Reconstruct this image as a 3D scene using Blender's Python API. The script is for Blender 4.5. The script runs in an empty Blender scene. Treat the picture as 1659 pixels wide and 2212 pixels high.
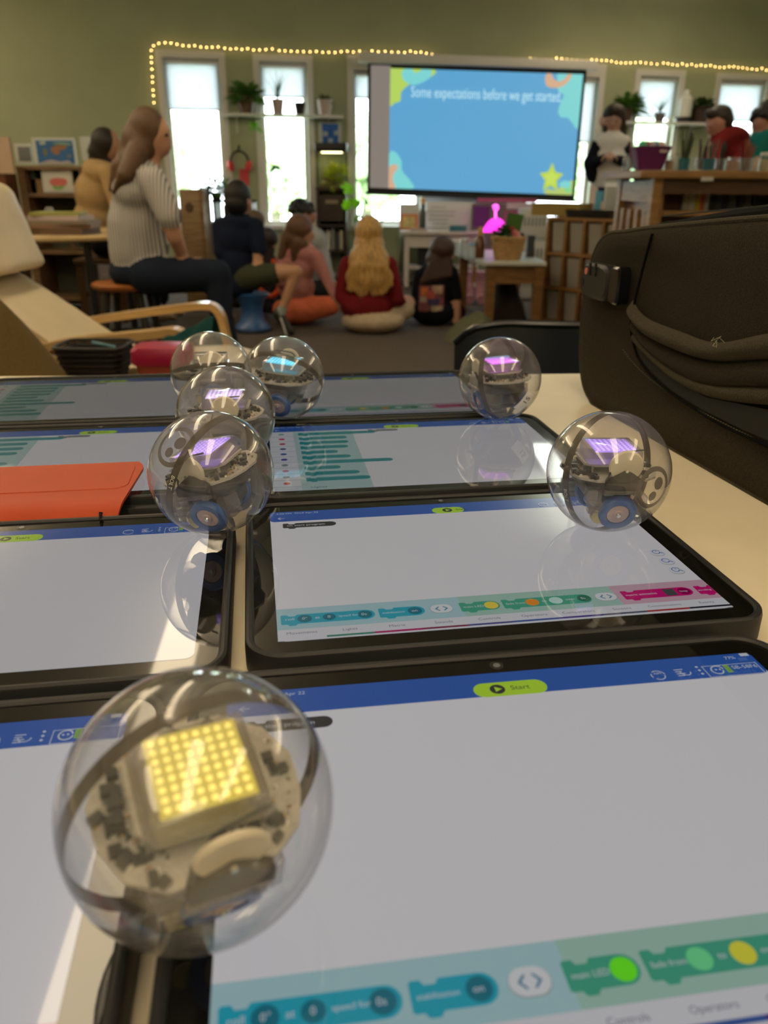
import bpy, bmesh, math, random
from mathutils import Vector, Matrix, Euler, noise
random.seed(7)
PI = math.pi
S = bpy.context.scene
C = S.collection

# ------------------------------------------------------------------ camera
FPX, PITCH, ROLL = 1718.0, 0.3896, 0.007
CAM = Vector((0, 0, 0.930))
_F = Vector((0, math.cos(PITCH), -math.sin(PITCH)))
_R0 = Vector((1, 0, 0)); _U0 = _R0.cross(_F)
_R = math.cos(ROLL) * _R0 + math.sin(ROLL) * _U0
_U = -math.sin(ROLL) * _R0 + math.cos(ROLL) * _U0
cd = bpy.data.cameras.new('camera'); cam = bpy.data.objects.new('camera', cd); C.objects.link(cam)
cam.matrix_world = Matrix(((_R.x, _U.x, -_F.x, CAM.x), (_R.y, _U.y, -_F.y, CAM.y), (_R.z, _U.z, -_F.z, CAM.z), (0, 0, 0, 1)))
cd.sensor_fit = 'VERTICAL'; cd.sensor_height = 36.0; cd.sensor_width = 27.0
cd.lens = FPX / 2212 * 36.0
cd.clip_start = 0.01; cd.clip_end = 200
cd.dof.use_dof = True; cd.dof.focus_distance = 0.46; cd.dof.aperture_fstop = 11.5
S.camera = cam

# ------------------------------------------------------------------ sky, exposure
w = bpy.data.worlds.new('sky'); S.world = w; w.use_nodes = True
bg = w.node_tree.nodes['Background']
bg.inputs[0].default_value = (0.86, 0.93, 1.0, 1); bg.inputs[1].default_value = 11.0
S.view_settings.view_transform = 'Standard'; S.view_settings.look = 'None'
S.view_settings.gamma = 1.0; S.view_settings.use_curve_mapping = False
S.view_settings.exposure = 0.0
S.cycles.use_denoising = True
S.cycles.max_bounces = 10; S.cycles.transparent_max_bounces = 24
S.cycles.sample_clamp_indirect = 6.0
S.cycles.caustics_reflective = False; S.cycles.caustics_refractive = False
sun = bpy.data.lights.new('sun', 'SUN'); so = bpy.data.objects.new('sun', sun); C.objects.link(so)
sun.energy = 5.0; sun.angle = 0.01; sun.color = (1, .95, .85); so.rotation_euler = (math.radians(-18), math.radians(28), 0)

LAMP_WARM = (1.0, 0.80, 0.52)
LAMP_STRENGTH = 9.0

# ------------------------------------------------------------------ pixel to place
def ray(px, py): return _F + _R * ((px - 829.5) / FPX) - _U * ((py - 1106) / FPX)
def at(px, py, Y):
    v = ray(px, py); return CAM + v * (Y / v.y)
def atz(px, py, z):
    v = ray(px, py); return CAM + v * ((z - CAM.z) / v.z)

# ------------------------------------------------------------------ materials
_mc = {}
def M(key, col=(.5, .5, .5), rough=.6, metal=0, emit=None, es=0, spec=.5, var=0, scale=20, bump=0, alpha=1, coat=0, trans=0, stretch=None, sheen=0):
    if key in _mc: return _mc[key]
    m = bpy.data.materials.new(key); m.use_nodes = True; nt = m.node_tree; b = nt.nodes['Principled BSDF']
    b.inputs['Base Color'].default_value = (*col, 1); b.inputs['Roughness'].default_value = rough
    b.inputs['Metallic'].default_value = metal; b.inputs['Specular IOR Level'].default_value = spec
    b.inputs['Alpha'].default_value = alpha; b.inputs['Coat Weight'].default_value = coat
    b.inputs['Transmission Weight'].default_value = trans; b.inputs['Sheen Weight'].default_value = sheen
    if emit: b.inputs['Emission Color'].default_value = (*emit, 1); b.inputs['Emission Strength'].default_value = es
    if var or bump:
        tc = nt.nodes.new('ShaderNodeTexCoord'); mp = nt.nodes.new('ShaderNodeMapping'); n = nt.nodes.new('ShaderNodeTexNoise')
        nt.links.new(tc.outputs['Object'], mp.inputs[0]); nt.links.new(mp.outputs[0], n.inputs['Vector'])
        mp.inputs['Scale'].default_value = stretch or (1, 1, 1)
        n.inputs['Scale'].default_value = scale; n.inputs['Detail'].default_value = 5
        if var:
            r = nt.nodes.new('ShaderNodeMapRange'); r.inputs[1].default_value = .3; r.inputs[2].default_value = .7
            r.inputs[3].default_value = 1 - var; r.inputs[4].default_value = 1 + var
            nt.links.new(n.outputs[0], r.inputs[0])
            mx = nt.nodes.new('ShaderNodeVectorMath'); mx.operation = 'SCALE'; mx.inputs[0].default_value = col
            nt.links.new(r.outputs[0], mx.inputs['Scale']); nt.links.new(mx.outputs[0], b.inputs['Base Color'])
        if bump:
            bp = nt.nodes.new('ShaderNodeBump'); bp.inputs['Strength'].default_value = bump; bp.inputs['Distance'].default_value = .01
            nt.links.new(n.outputs[0], bp.inputs['Height']); nt.links.new(bp.outputs[0], b.inputs['Normal'])
    _mc[key] = m; return m
def wood(key, col=(.1, .1, .1), scale=6, rough=.45):
    return M(key, col, rough, var=.28, scale=scale, stretch=(1, 1, 8), bump=.05)
def woodh(key, col, scale=6, rough=.45):
    return M(key, col, rough, var=.28, scale=scale, stretch=(1, 8, 8), bump=.05)
UIK = .36
def ui(col, k=None):
    k = UIK if k is None else k
    key = 'ui_%.3f_%.3f_%.3f_%.2f' % (*col, k)
    return M(key, (0, 0, 0), .5, emit=col, es=k, spec=0, coat=1)
def thin(key, tint=(1, 1, 1), haze=.0, rough=.0, ior=1.5, hazecol=(.8, .8, .8), scratch=0, boost=1.6, rim=None):
    """thin clear wall: see-through, fresnel reflection, a little scattering haze"""
    if key in _mc: return _mc[key]
    m = bpy.data.materials.new(key); m.use_nodes = True; nt = m.node_tree; nt.nodes.clear()
    o = nt.nodes.new('ShaderNodeOutputMaterial'); t = nt.nodes.new('ShaderNodeBsdfTransparent'); g = nt.nodes.new('ShaderNodeBsdfGlossy')
    t.inputs[0].default_value = (*tint, 1); g.inputs['Roughness'].default_value = rough
    f = nt.nodes.new('ShaderNodeFresnel'); ge = nt.nodes.new('ShaderNodeNewGeometry'); mr = nt.nodes.new('ShaderNodeMapRange')
    mr.inputs[3].default_value = ior; mr.inputs[4].default_value = 1 / ior      # a thin wall reflects alike from both sides
    nt.links.new(ge.outputs['Backfacing'], mr.inputs[0]); nt.links.new(mr.outputs[0], f.inputs[0])
    k = nt.nodes.new('ShaderNodeMath'); k.operation = 'MULTIPLY'; k.inputs[1].default_value = boost; k.use_clamp = True
    nt.links.new(f.outputs[0], k.inputs[0])
    mx = nt.nodes.new('ShaderNodeMixShader'); nt.links.new(k.outputs[0], mx.inputs[0]); nt.links.new(t.outputs[0], mx.inputs[1]); nt.links.new(g.outputs[0], mx.inputs[2])
    if rim:      # the way through the wall is longer towards the outline, so it takes out more light there
        lw = nt.nodes.new('ShaderNodeLayerWeight'); lw.inputs[0].default_value = .5
        pw = nt.nodes.new('ShaderNodeMath'); pw.operation = 'POWER'; pw.inputs[1].default_value = 3.0; nt.links.new(lw.outputs['Facing'], pw.inputs[0])
        cm_ = nt.nodes.new('ShaderNodeMix'); cm_.data_type = 'RGBA'; cm_.inputs[6].default_value = (*tint, 1); cm_.inputs[7].default_value = (*rim, 1)
        nt.links.new(pw.outputs[0], cm_.inputs[0]); nt.links.new(cm_.outputs[2], t.inputs[0])
    last = mx
    if haze:
        d = nt.nodes.new('ShaderNodeBsdfDiffuse'); d.inputs[0].default_value = (*hazecol, 1)
        tl = nt.nodes.new('ShaderNodeBsdfTranslucent'); tl.inputs[0].default_value = (*hazecol, 1)
        ad = nt.nodes.new('ShaderNodeMixShader'); nt.links.new(d.outputs[0], ad.inputs[1]); nt.links.new(tl.outputs[0], ad.inputs[2])
        m2 = nt.nodes.new('ShaderNodeMixShader'); m2.inputs[0].default_value = haze
        if scratch:
            n = nt.nodes.new('ShaderNodeTexNoise'); n.inputs['Scale'].default_value = scratch; n.inputs['Detail'].default_value = 6
            tc = nt.nodes.new('ShaderNodeTexCoord'); nt.links.new(tc.outputs['Object'], n.inputs['Vector'])
            r = nt.nodes.new('ShaderNodeMapRange'); r.inputs[1].default_value = .35; r.inputs[2].default_value = .75
            r.inputs[3].default_value = haze * .6; r.inputs[4].default_value = haze * 2.0
            nt.links.new(n.outputs[0], r.inputs[0]); nt.links.new(r.outputs[0], m2.inputs[0])
        nt.links.new(mx.outputs[0], m2.inputs[1]); nt.links.new(ad.outputs[0], m2.inputs[2]); last = m2
    nt.links.new(last.outputs[0], o.inputs[0])
    _mc[key] = m; return m
def cloth(key, col=(.1, .1, .1), var=.15, scale=300, bump=.4, trans=0):
    return M(key, col, .9, var=var, scale=scale, bump=bump, spec=.15)

# ------------------------------------------------------------------ mesh builder
class MB:
    def __init__(s): s.b = bmesh.new(); s.fm = []
    def _mk(s, mi, before):
        for f in s.b.faces[:] if before == 0 else list(s.b.faces)[before:]: f.material_index = mi
    def box(s, c, d, rz=0, mi=0, rot=None, bev=0):
        n0 = len(s.b.faces); c = Vector(c)
        R = rot.to_matrix().to_4x4() if rot is not None else Matrix.Rotation(rz, 4, 'Z')
        mat = Matrix.Translation(c) @ R @ Matrix.Diagonal((d[0], d[1], d[2], 1))
        r = bmesh.ops.create_cube(s.b, size=1, matrix=mat)
        if bev:
            vs = set(r['verts']); es = [e for e in s.b.edges if e.verts[0] in vs and e.verts[1] in vs]
            bmesh.ops.bevel(s.b, geom=es, offset=bev, segments=2, affect='EDGES', profile=.5)
            s.b.faces.ensure_lookup_table()
        s.b.faces.ensure_lookup_table(); s._mk(mi, n0); return s
    def lathe(s, prof, c=(0, 0, 0), seg=24, mi=0, rot=None, cap=True):
        n0 = len(s.b.faces); Rm = rot if rot is not None else Matrix.Identity(3); c = Vector(c); rings = []
        for r, z in prof:
            if r < 1e-6: rings.append([s.b.verts.new(c + Rm @ Vector((0, 0, z)))])
            else: rings.append([s.b.verts.new(c + Rm @ Vector((r * math.cos(2 * PI * i / seg), r * math.sin(2 * PI * i / seg), z))) for i in range(seg)])
        for a, b in zip(rings, rings[1:]):
            for i in range(seg):
                j = (i + 1) % seg
                if len(a) == 1 and len(b) == 1: continue
                if len(a) == 1: f = [a[0], b[i], b[j]][::-1]
                elif len(b) == 1: f = [a[i], a[j], b[0]]
                else: f = [a[i], a[j], b[j], b[i]]
                s.b.faces.new(f)
        if cap:
            if len(rings[0]) > 2: s.b.faces.new(rings[0][::-1])
            if len(rings[-1]) > 2: s.b.faces.new(rings[-1])
        s.b.faces.ensure_lookup_table(); s._mk(mi, n0); return s
    def cyl(s, p0, p1, r0, r1=None, seg=16, mi=0):
        p0, p1 = Vector(p0), Vector(p1); r1 = r0 if r1 is None else r1; d = p1 - p0; L = d.length
        R = d.normalized().to_track_quat('Z', 'Y').to_matrix()
        return s.lathe([(r0, 0), (r1, L)], p0, seg, mi, R)
    def ell(s, c, r, seg=16, mi=0, rot=None):
        n0 = len(s.b.faces); r = (r, r, r) if isinstance(r, (int, float)) else r
        R = rot.to_matrix().to_4x4() if rot is not None else Matrix.Identity(4)
        bmesh.ops.create_uvsphere(s.b, u_segments=seg, v_segments=max(6, seg * 2 // 3), radius=1, matrix=Matrix.Translation(Vector(c)) @ R @ Matrix.Diagonal((r[0], r[1], r[2], 1)))
        s.b.faces.ensure_lookup_table(); s._mk(mi, n0); return s
    def tube(s, pts, r, seg=8, mi=0, sm=0, closed=False, flat=1):
        pts = [Vector(p) for p in pts]
        if sm: pts = smooth_path(pts, sm, closed)
        rr = r if isinstance(r, (list, tuple)) else None
        n0 = len(s.b.faces); rings = []; N = len(pts); up = None
        for i, p in enumerate(pts):
            a = pts[(i - 1) % N] if closed else pts[max(0, i - 1)]; b = pts[(i + 1) % N] if closed else pts[min(N - 1, i + 1)]
            t = (b - a).normalized()
            if up is None: up = t.orthogonal().normalized() if abs(t.z) > .95 else Vector((0, 0, 1))
            x = up.cross(t)
            if x.length < 1e-5: x = t.orthogonal()
            x.normalize(); y = t.cross(x).normalized()
            if not (abs(t.z) <= .95 and up.z == 1): up = y
            q = rr[int(i / (N - 1) * (len(rr) - 1))] if rr else r
            rings.append([s.b.verts.new(p + x * math.cos(2 * PI * k / seg) * q + y * math.sin(2 * PI * k / seg) * q * flat) for k in range(seg)])
        prs = list(zip(rings, rings[1:])) + ([(rings[-1], rings[0])] if closed else [])
        for a, b in prs:
            for k in range(seg):
                j = (k + 1) % seg; s.b.faces.new([a[k], a[j], b[j], b[k]])
        if not closed: s.b.faces.new(rings[0][::-1]); s.b.faces.new(rings[-1])
        s.b.faces.ensure_lookup_table(); s._mk(mi, n0); return s
    def prism(s, poly, z0, z1, mi=0, mat=None):
        n0 = len(s.b.faces); T = mat if mat is not None else Matrix.Identity(4)
        a = [s.b.verts.new(T @ Vector((p[0], p[1], z0))) for p in poly]; b = [s.b.verts.new(T @ Vector((p[0], p[1], z1))) for p in poly]
        n = len(poly)
        s.b.faces.new(a[::-1]); s.b.faces.new(b)
        for i in range(n): s.b.faces.new([a[i], a[(i + 1) % n], b[(i + 1) % n], b[i]])
        s.b.faces.ensure_lookup_table(); s._mk(mi, n0); return s
    def face(s, pts, mi=0):
        n0 = len(s.b.faces); s.b.faces.new([s.b.verts.new(Vector(p)) for p in pts]); s.b.faces.ensure_lookup_table(); s._mk(mi, n0); return s
    def loft(s, loops, mi=0, cap0=False, cap1=False):
        n0 = len(s.b.faces); L = [[s.b.verts.new(Vector(p)) for p in l] for l in loops]
        for a, b in zip(L, L[1:]):
            n = len(a)
            for i in range(n): s.b.faces.new([a[i], a[(i + 1) % n], b[(i + 1) % n], b[i]])
        if cap0: s.b.faces.new(L[0][::-1])
        if cap1: s.b.faces.new(L[-1])
        s.b.faces.ensure_lookup_table(); s._mk(mi, n0); return s
    def grid(s, fn, nu, nv, mi=0, thick=0):
        n0 = len(s.b.faces); V = [[s.b.verts.new(Vector(fn(i / nu, j / nv))) for j in range(nv + 1)] for i in range(nu + 1)]
        for i in range(nu):
            for j in range(nv): s.b.faces.new([V[i][j], V[i + 1][j], V[i + 1][j + 1], V[i][j + 1]])
        if thick:
            s.b.normal_update()
            bmesh.ops.solidify(s.b, geom=list(s.b.faces)[n0:], thickness=thick)
        s.b.faces.ensure_lookup_table(); s._mk(mi, n0); return s
    def mesh(s, name, mats, smooth=True, fixn=True):
        if fixn: bmesh.ops.recalc_face_normals(s.b, faces=s.b.faces)
        me = bpy.data.meshes.new(name); s.b.to_mesh(me); s.b.free()
        for m in (mats if isinstance(mats, (list, tuple)) else [mats]): me.materials.append(m)
        if smooth: shade(me)
        return me
def shade(me, ang=.6):
    me.polygons.foreach_set('use_smooth', [True] * len(me.polygons))
    b = bmesh.new(); b.from_mesh(me)
    for e in b.edges:
        if len(e.link_faces) == 2 and e.calc_face_angle(0) > ang: e.smooth = False
    b.to_mesh(me); b.free()
def smooth_path(p, n, closed=False):
    out = []; N = len(p)
    for i in range(N if closed else N - 1):
        a, b, c, d = (p[(i - 1) % N], p[i], p[(i + 1) % N], p[(i + 2) % N]) if closed else (p[max(i - 1, 0)], p[i], p[i + 1], p[min(i + 2, N - 1)])
        for k in range(n):
            t = k / n
            out.append(.5 * ((2 * b) + (c - a) * t + (2 * a - 5 * b + 4 * c - d) * t * t + (3 * b - a - 3 * c + d) * t ** 3))
    if not closed: out.append(p[-1])
    return out
def rrect(x0, y0, x1, y1, r, seg=6):
    pts = []
    for cx, cy, a0 in ((x1 - r, y1 - r, 0), (x0 + r, y1 - r, 90), (x0 + r, y0 + r, 180), (x1 - r, y0 + r, 270)):
        for k in range(seg + 1):
            a = math.radians(a0 + 90 * k / seg); pts.append((cx + r * math.cos(a), cy + r * math.sin(a)))
    return pts

def chain_inv(p):
    m = Matrix.Identity(4); q = p
    while q is not None: m = q.matrix_basis @ m; q = q.parent
    return m.inverted()
def obj(name, mb, mats, parent=None, world=True, kind=None, label=None, smooth=True, loc=None):
    """one mesh object; with world=True the mesh is given in world space and is moved into its parent's space"""
    me = mb.mesh(name, mats, smooth) if isinstance(mb, MB) else mb
    o = bpy.data.objects.new(name, me); C.objects.link(o)
    if parent is not None:
        if world: me.transform(chain_inv(parent))
        o.parent = parent
    elif loc is not None:
        me.transform(Matrix.Translation(-Vector(loc))); o.location = loc
    if kind: o['kind'] = kind
    if label: o['label'] = label
    return o
def thing(name, label, cat, loc=(0, 0, 0), rz=0, group=None):
    o = bpy.data.objects.new(name, None); C.objects.link(o); o.empty_display_size = .05
    o.location = loc; o.rotation_euler = (0, 0, rz); o['label'] = label; o['category'] = cat
    if group: o['group'] = group
    return o
def tag(o, label, cat, group=None):
    o['label'] = label; o['category'] = cat
    if group: o['group'] = group
    return o
def inst(src, name, parent, mw=None, kind=None, label=None):
    o = bpy.data.objects.new(name, src if isinstance(src, bpy.types.Mesh) else src.data); C.objects.link(o); o.parent = parent
    if mw is not None: o.matrix_basis = mw
    if kind: o['kind'] = kind
    if label: o['label'] = label
    return o
def text_mesh(s, size, align='LEFT', ext=0):
    cu = bpy.data.curves.new('t', 'FONT'); cu.body = s; cu.size = size; cu.align_x = align; cu.align_y = 'CENTER'; cu.extrude = ext
    cu.resolution_u = 3
    o = bpy.data.objects.new('t', cu); C.objects.link(o); dg = bpy.context.evaluated_depsgraph_get()
    me = bpy.data.meshes.new_from_object(o.evaluated_get(dg)); bpy.data.objects.remove(o); bpy.data.curves.remove(cu)
    me.name = 'lettering'; return me

# ================================================================== ROOM
AL = math.radians(10.8)
WA = Vector((-2.207, 8.2, 0)); WU = Vector((math.cos(AL), math.sin(AL), 0)); WN = Vector((-WU.y, WU.x, 0))
def wp(s, z, off=0): return WA + WU * s - WN * off + Vector((0, 0, z))     # off > 0 stands in front of the wall
m_wall = M('green_paint', (.40, .43, .285), .75, var=.05, scale=3, bump=.03)
m_trim = M('white_trim_paint', (.72, .70, .68), .4)
m_ceil = M('ceiling_white', (.78, .76, .70), .9, var=.04, scale=4)
m_floor = M('brown_carpet', (.085, .066, .055), .95, var=.25, scale=60, bump=.3)
def slab(mb, s0, s1, z0, z1, o0=-.14, o1=0, mi=0):
    c = (wp(s0, z0, o0) + wp(s1, z1, o1)) / 2
    return mb.box(c, (abs(s1 - s0), abs(o1 - o0), abs(z1 - z0)), AL, mi)
CEIL = 2.75
openings = [(.17, .67, .56, 1.99), (1.04, 1.475, .56, 1.985), (1.92, 2.60, .56, 1.94), (3.72, 4.41, .56, 1.94), (4.85, 5.28, .56, 1.97), (5.75, 6.27, .56, 1.96)]
mb = MB(); S0, S1 = -2.6, 7.6
ss = [S0] + [v for o in openings for v in o[:2]] + [S1]
for i in range(len(ss) - 1):
    if i % 2 == 0: slab(mb, ss[i], ss[i + 1], 0, CEIL)
    else:
        o = openings[i // 2]; slab(mb, ss[i], ss[i + 1], 0, o[2]); slab(mb, ss[i], ss[i + 1], o[3], CEIL)
o = obj('wall_back', mb, m_wall, smooth=False); o['kind'] = 'structure'
pl, pr = wp(S0, 0), wp(S1, 0)
def struct(name, mb, m, **k):
    o = obj(name, mb, m, smooth=False, **k); o['kind'] = 'structure'; return o
mb = MB(); mb.prism([(pl.x - .1, pl.y), (pl.x - .1, -2.6), (pr.x + .1, -2.6), (pr.x + .1, pr.y)], -.1, 0); struct('floor', mb, m_floor)
mb = MB(); mb.prism([(pl.x - .1, pl.y + .3), (pl.x - .1, -2.6), (pr.x + .1, -2.6), (pr.x + .1, pr.y + .3)], CEIL, CEIL + .1); struct('ceiling', mb, m_ceil)
mb = MB(); mb.box(((pl.x - .05), (pl.y - 2.6) / 2, CEIL / 2), (.1, pl.y + 2.6, CEIL)); struct('wall_left', mb, m_wall)
mb = MB(); mb.box(((pr.x + .05), (pr.y - 2.6) / 2, CEIL / 2), (.1, pr.y + 2.6, CEIL)); struct('wall_right', mb, m_wall)
mb = MB(); mb.box(((pl.x + pr.x) / 2, -2.65, CEIL / 2), (pr.x - pl.x + .2, .1, CEIL)); struct('wall_rear', mb, m_wall)
mb = MB()
for i in range(0, len(ss) - 1): slab(mb, ss[i], ss[i + 1], 0, .1, 0, .015)
struct('baseboard_back', mb, m_trim)
m_blind = bpy.data.materials.new('roller_blind_fabric'); m_blind.use_nodes = True
_n = m_blind.node_tree; _n.nodes.clear(); _o = _n.nodes.new('ShaderNodeOutputMaterial'); _d = _n.nodes.new('ShaderNodeBsdfDiffuse'); _t = _n.nodes.new('ShaderNodeBsdfTranslucent'); _x = _n.nodes.new('ShaderNodeMixShader')
_d.inputs[0].default_value = (.55, .55, .55, 1); _t.inputs[0].default_value = (.62, .63, .68, 1); _x.inputs[0].default_value = .75
_n.links.new(_d.outputs[0], _x.inputs[1]); _n.links.new(_t.outputs[0], _x.inputs[2]); _n.links.new(_x.outputs[0], _o.inputs[0])
m_pane = thin('window_glass', (.96, .98, .97), boost=1.2)
blindz = [1.575, 1.70, 1.71, 1.36, 1.60, 1.585]
for k, (a, b, z0, z1) in enumerate(openings):
    root = bpy.data.objects.new('window_%d' % (k + 1), None); C.objects.link(root); root.location = wp((a + b) / 2, z0); root['kind'] = 'structure'
    f = MB(); cw = .06
    slab(f, a - cw, a, z0 - cw, z1 + cw, 0, .02); slab(f, b, b + cw, z0 - cw, z1 + cw, 0, .02)
    slab(f, a, b, z1, z1 + cw, 0, .02); slab(f, a - cw * 1.4, b + cw * 1.4, z0 - .04, z0, -.0, .05)
    obj('casing', f, m_trim, root, smooth=False)
    f = MB(); sw = .035
    slab(f, a, a + sw, z0, z1, -.10, -.05); slab(f, b - sw, b, z0, z1, -.10, -.05)
    slab(f, a, b, z1 - sw, z1, -.10, -.05); slab(f, a, b, z0, z0 + sw, -.10, -.05)
    obj('sash', f, m_trim, root, smooth=False)
    g = MB(); slab(g, a + sw, b - sw, z0 + sw, z1 - sw, -.085, -.080); obj('pane', g, m_pane, root, smooth=False)
    g = MB(); slab(g, a + .01, b - .01, blindz[k], z1 - .02, -.034, -.032); obj('roller_blind', g, m_blind, root, smooth=False)
    g = MB(); g.cyl(wp(a + .01, z1 - .025, -.033), wp(b - .01, z1 - .025, -.033), .02); g.cyl(wp(a + .01, blindz[k], -.033), wp(b - .01, blindz[k], -.033), .008); obj('blind_roller', g, m_trim, root)
mb = MB(); slab(mb, 1.86, 4.47, 2.0, 2.06, 0, .025); o = struct('trim_1', mb, m_trim)
mb = MB(); slab(mb, 2.66, 3.66, .55, 2.0, 0, .01); struct('trim_2', mb, m_trim)
# portals help the light of the sky find its way in
for k, (a, b, z0, z1) in enumerate(openings):
    L = bpy.data.lights.new('window_portal', 'AREA'); L.shape = 'RECTANGLE'; L.size = b - a; L.size_y = z1 - z0
    lo = bpy.data.objects.new('window_portal', L); C.objects.link(lo)
    lo.location = wp((a + b) / 2, (z0 + z1) / 2, -.13)
    lo.matrix_basis = Matrix.Translation(lo.location) @ Matrix((( -WU.x, 0, WN.x), (-WU.y, 0, WN.y), (0, 1, 0))).to_4x4()
    L.cycles.is_portal = True

# ceiling fixtures: long warm tubes
m_tube = M('lit_tube', (1, 1, 1), emit=LAMP_WARM, es=LAMP_STRENGTH)
m_tube2 = M('lit_tube_cool', (1, 1, 1), emit=(.93, 1.0, .85), es=LAMP_STRENGTH)
def ceiling_light(x, y0, y1, lab, m, wd=.30, ang=0):
    t = thing('ceiling_light', lab, 'ceiling light', (x, (y0 + y1) / 2, CEIL), ang)
    L = y1 - y0
    f = MB(); f.box((0, 0, -.20), (wd + .02, L + .03, .012), bev=.003); obj('lamp_frame', f, m_trim, t, world=False)
    for y in (-L * .4, L * .4): obj('hanging_rod', MB().cyl((0, y, -.195), (0, y, -.001), .006, seg=8), m_trim, t, world=False)
    f = MB(); f.box((0, 0, -.225), (wd, L, .03), bev=.004); f.box((0, 0, -.18), (wd * .7, L, .02), bev=.004); obj('diffuser', f, m, t, world=False)
ceiling_light(-.90, .9, 4.4, 'long warm ceiling light to the left above the table', m_tube, .17, .09)
ceiling_light(1.30, 5.0, 6.3, 'short ceiling light on the right further down the room', m_tube2, .14)
ceiling_light(1.35, -1.6, .4, 'added fill light over the right behind the camera', m_tube, .2)  # from here down: unseen fixtures, added to brighten the table and room
ceiling_light(-1.10, -2.2, -.4, 'added fill light over the left behind the camera', m_tube, .2)
ceiling_light(-2.9, 2.0, 5.6, 'added fill light over the far left of the room', m_tube)
ceiling_light(-4.15, 5.6, 7.2, 'added fill light near the green wall on the left', m_tube, .3, .19)  # added to lift the dark green wall, no known fixture
ceiling_light(2.6, 7.0, 8.2, 'added fill light near the window wall on the right', m_tube, .3, .19)  # added to brighten the window wall, no known fixture
ceiling_light(3.6, 1.6, 5.2, 'added fill light over the far right of the room', m_tube)
ceiling_light(.1, -2.2, .2, 'added fill light above and behind the camera', m_tube)

# ------------------------------------------------------------------ outside
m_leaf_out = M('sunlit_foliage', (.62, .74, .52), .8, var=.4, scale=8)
def blob_tree(x, y, h, r, lab):
    t = thing('tree', lab, 'tree', (x, y, -.3))
    f = MB(); f.cyl((0, 0, 0), (0, 0, h * .7), .12, .07); obj('trunk', f, M('bark', (.25, .2, .17), .9, var=.2), t, world=False)
    f = MB()
    for i in range(260):
        a, b = random.uniform(0, 2 * PI), random.uniform(-1, 1); q = r * random.uniform(.3, 1) ** .5
        c = Vector((q * math.cos(a) * math.sqrt(1 - b * b), q * math.sin(a) * math.sqrt(1 - b * b), h * .75 + q * b * .9))
        f.ell(c, (.16, .16, .10), 5, rot=Euler((random.random() * 3, random.random() * 3, 0)))
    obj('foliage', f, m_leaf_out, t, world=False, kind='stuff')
_lab = ['bushy green tree outside the leftmost window', 'green tree outside the second window from the left', 'leafy tree outside beside the left edge of the projection screen',
        'tree outside between the projection screen and the right windows', 'green tree outside the rightmost windows']
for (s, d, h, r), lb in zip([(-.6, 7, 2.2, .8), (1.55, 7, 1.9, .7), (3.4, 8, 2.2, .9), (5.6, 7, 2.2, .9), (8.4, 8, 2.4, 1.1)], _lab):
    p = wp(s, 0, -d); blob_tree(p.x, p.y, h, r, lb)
mb = MB(); q = wp(2.5, 0, -10.4); mb.box((q.x, q.y, -.35), (34, 20, .1), AL); o = obj('ground', mb, M('lawn', (.32, .42, .22), .9, var=.2, scale=3)); o['kind'] = 'structure'

# ================================================================== THE TABLE
TZ = .720
m_ttop = M('cream_laminate', (.70, .62, .47), .38, var=.03, scale=30, spec=.4)
t = thing('classroom_table', 'cream laminate table carrying the tablets, clear balls and dark case', 'table', (0, .3, 0))
TP = [(-.86, .90), (-.86, -.5), (.75, -.5), (.75, 1.01), (.30, .965), (.17, .953), (0, .948)]
mb = MB(); mb.prism(TP, TZ - .025, TZ); obj('tabletop', mb, m_ttop, t, smooth=False)
mb = MB()
for (x0, y0), (x1, y1) in zip(TP, TP[1:] + TP[:1]): mb.cyl((x0, y0, TZ - .0135), (x1, y1, TZ - .0135), .0135, seg=8)
obj('edge_band', mb, M('dark_edge_band', (.03, .03, .03), .5), t)
for x, y in ((-.8, -.4), (.68, -.4), (.68, .9), (-.8, .82)):
    mb = MB(); mb.cyl((x, y, 0), (x, y, TZ - .026), .018); obj('leg', mb, M('grey_steel', (.3, .3, .3), .4, metal=1), t)

# ------------------------------------------------------------------ tablets
m_case = M('black_rubber_case', (.018, .018, .02), .5, spec=.35)
m_gl = M('black_glass', (.004, .004, .004), .04, spec=.6)
SZ = .0150
DW, DH = .2272, .1579
m_disp = ui((.93, .90, .92), .40)
_case = {}
def case_mesh():
    if 'c' in _case: return _case
    def loop(m, z, r): return [(x, y, z) for x, y in rrect(-m, -DH - m, DW + m, m, r, 8)]
    mb = MB(); mb.loft([loop(.0135, 0, .017), loop(.0152, .002, .019), loop(.0152, .0135, .019), loop(.0145, .0158, .018), loop(.0132, .0166, .0170), loop(.0118, .0164, .0155), loop(.0108, .0154, .0145), loop(.0106, .0140, .014)], cap0=True, cap1=True)
    _case['c'] = mb.mesh('case', m_case)
    mb = MB(); mb.prism(rrect(-.0107, -DH - .0107, DW + .0107, .0107, .014, 8), .0125, SZ); _case['g'] = mb.mesh('front_glass', m_gl, smooth=False)
    mb = MB(); mb.prism(rrect(0, -DH, DW, 0, .0045, 5), SZ - .0002, SZ + .00010); _case['d'] = mb.mesh('display', m_disp, smooth=False)
    mb = MB(); mb.lathe([(.0016, 0), (.0016, .0002), (0, .0002)], (DW / 2, .0055, SZ), 14, 0); mb.lathe([(.0030, 0), (.0030, .0001), (0, .0001)], (DW / 2, .0055, SZ), 14, 1); _case['l'] = mb.mesh('camera_lens', [M('lens', (.25, .27, .33), .1, metal=.6), M('lens_ring', (.02, .02, .022), .2)])
    mb = MB(); mb.box((DW / 2, -DH - .0175, .0055), (DW * .86, .009, .011), bev=.003); _case['h'] = mb.mesh('cover_hinge', m_case)
    return _case
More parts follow.
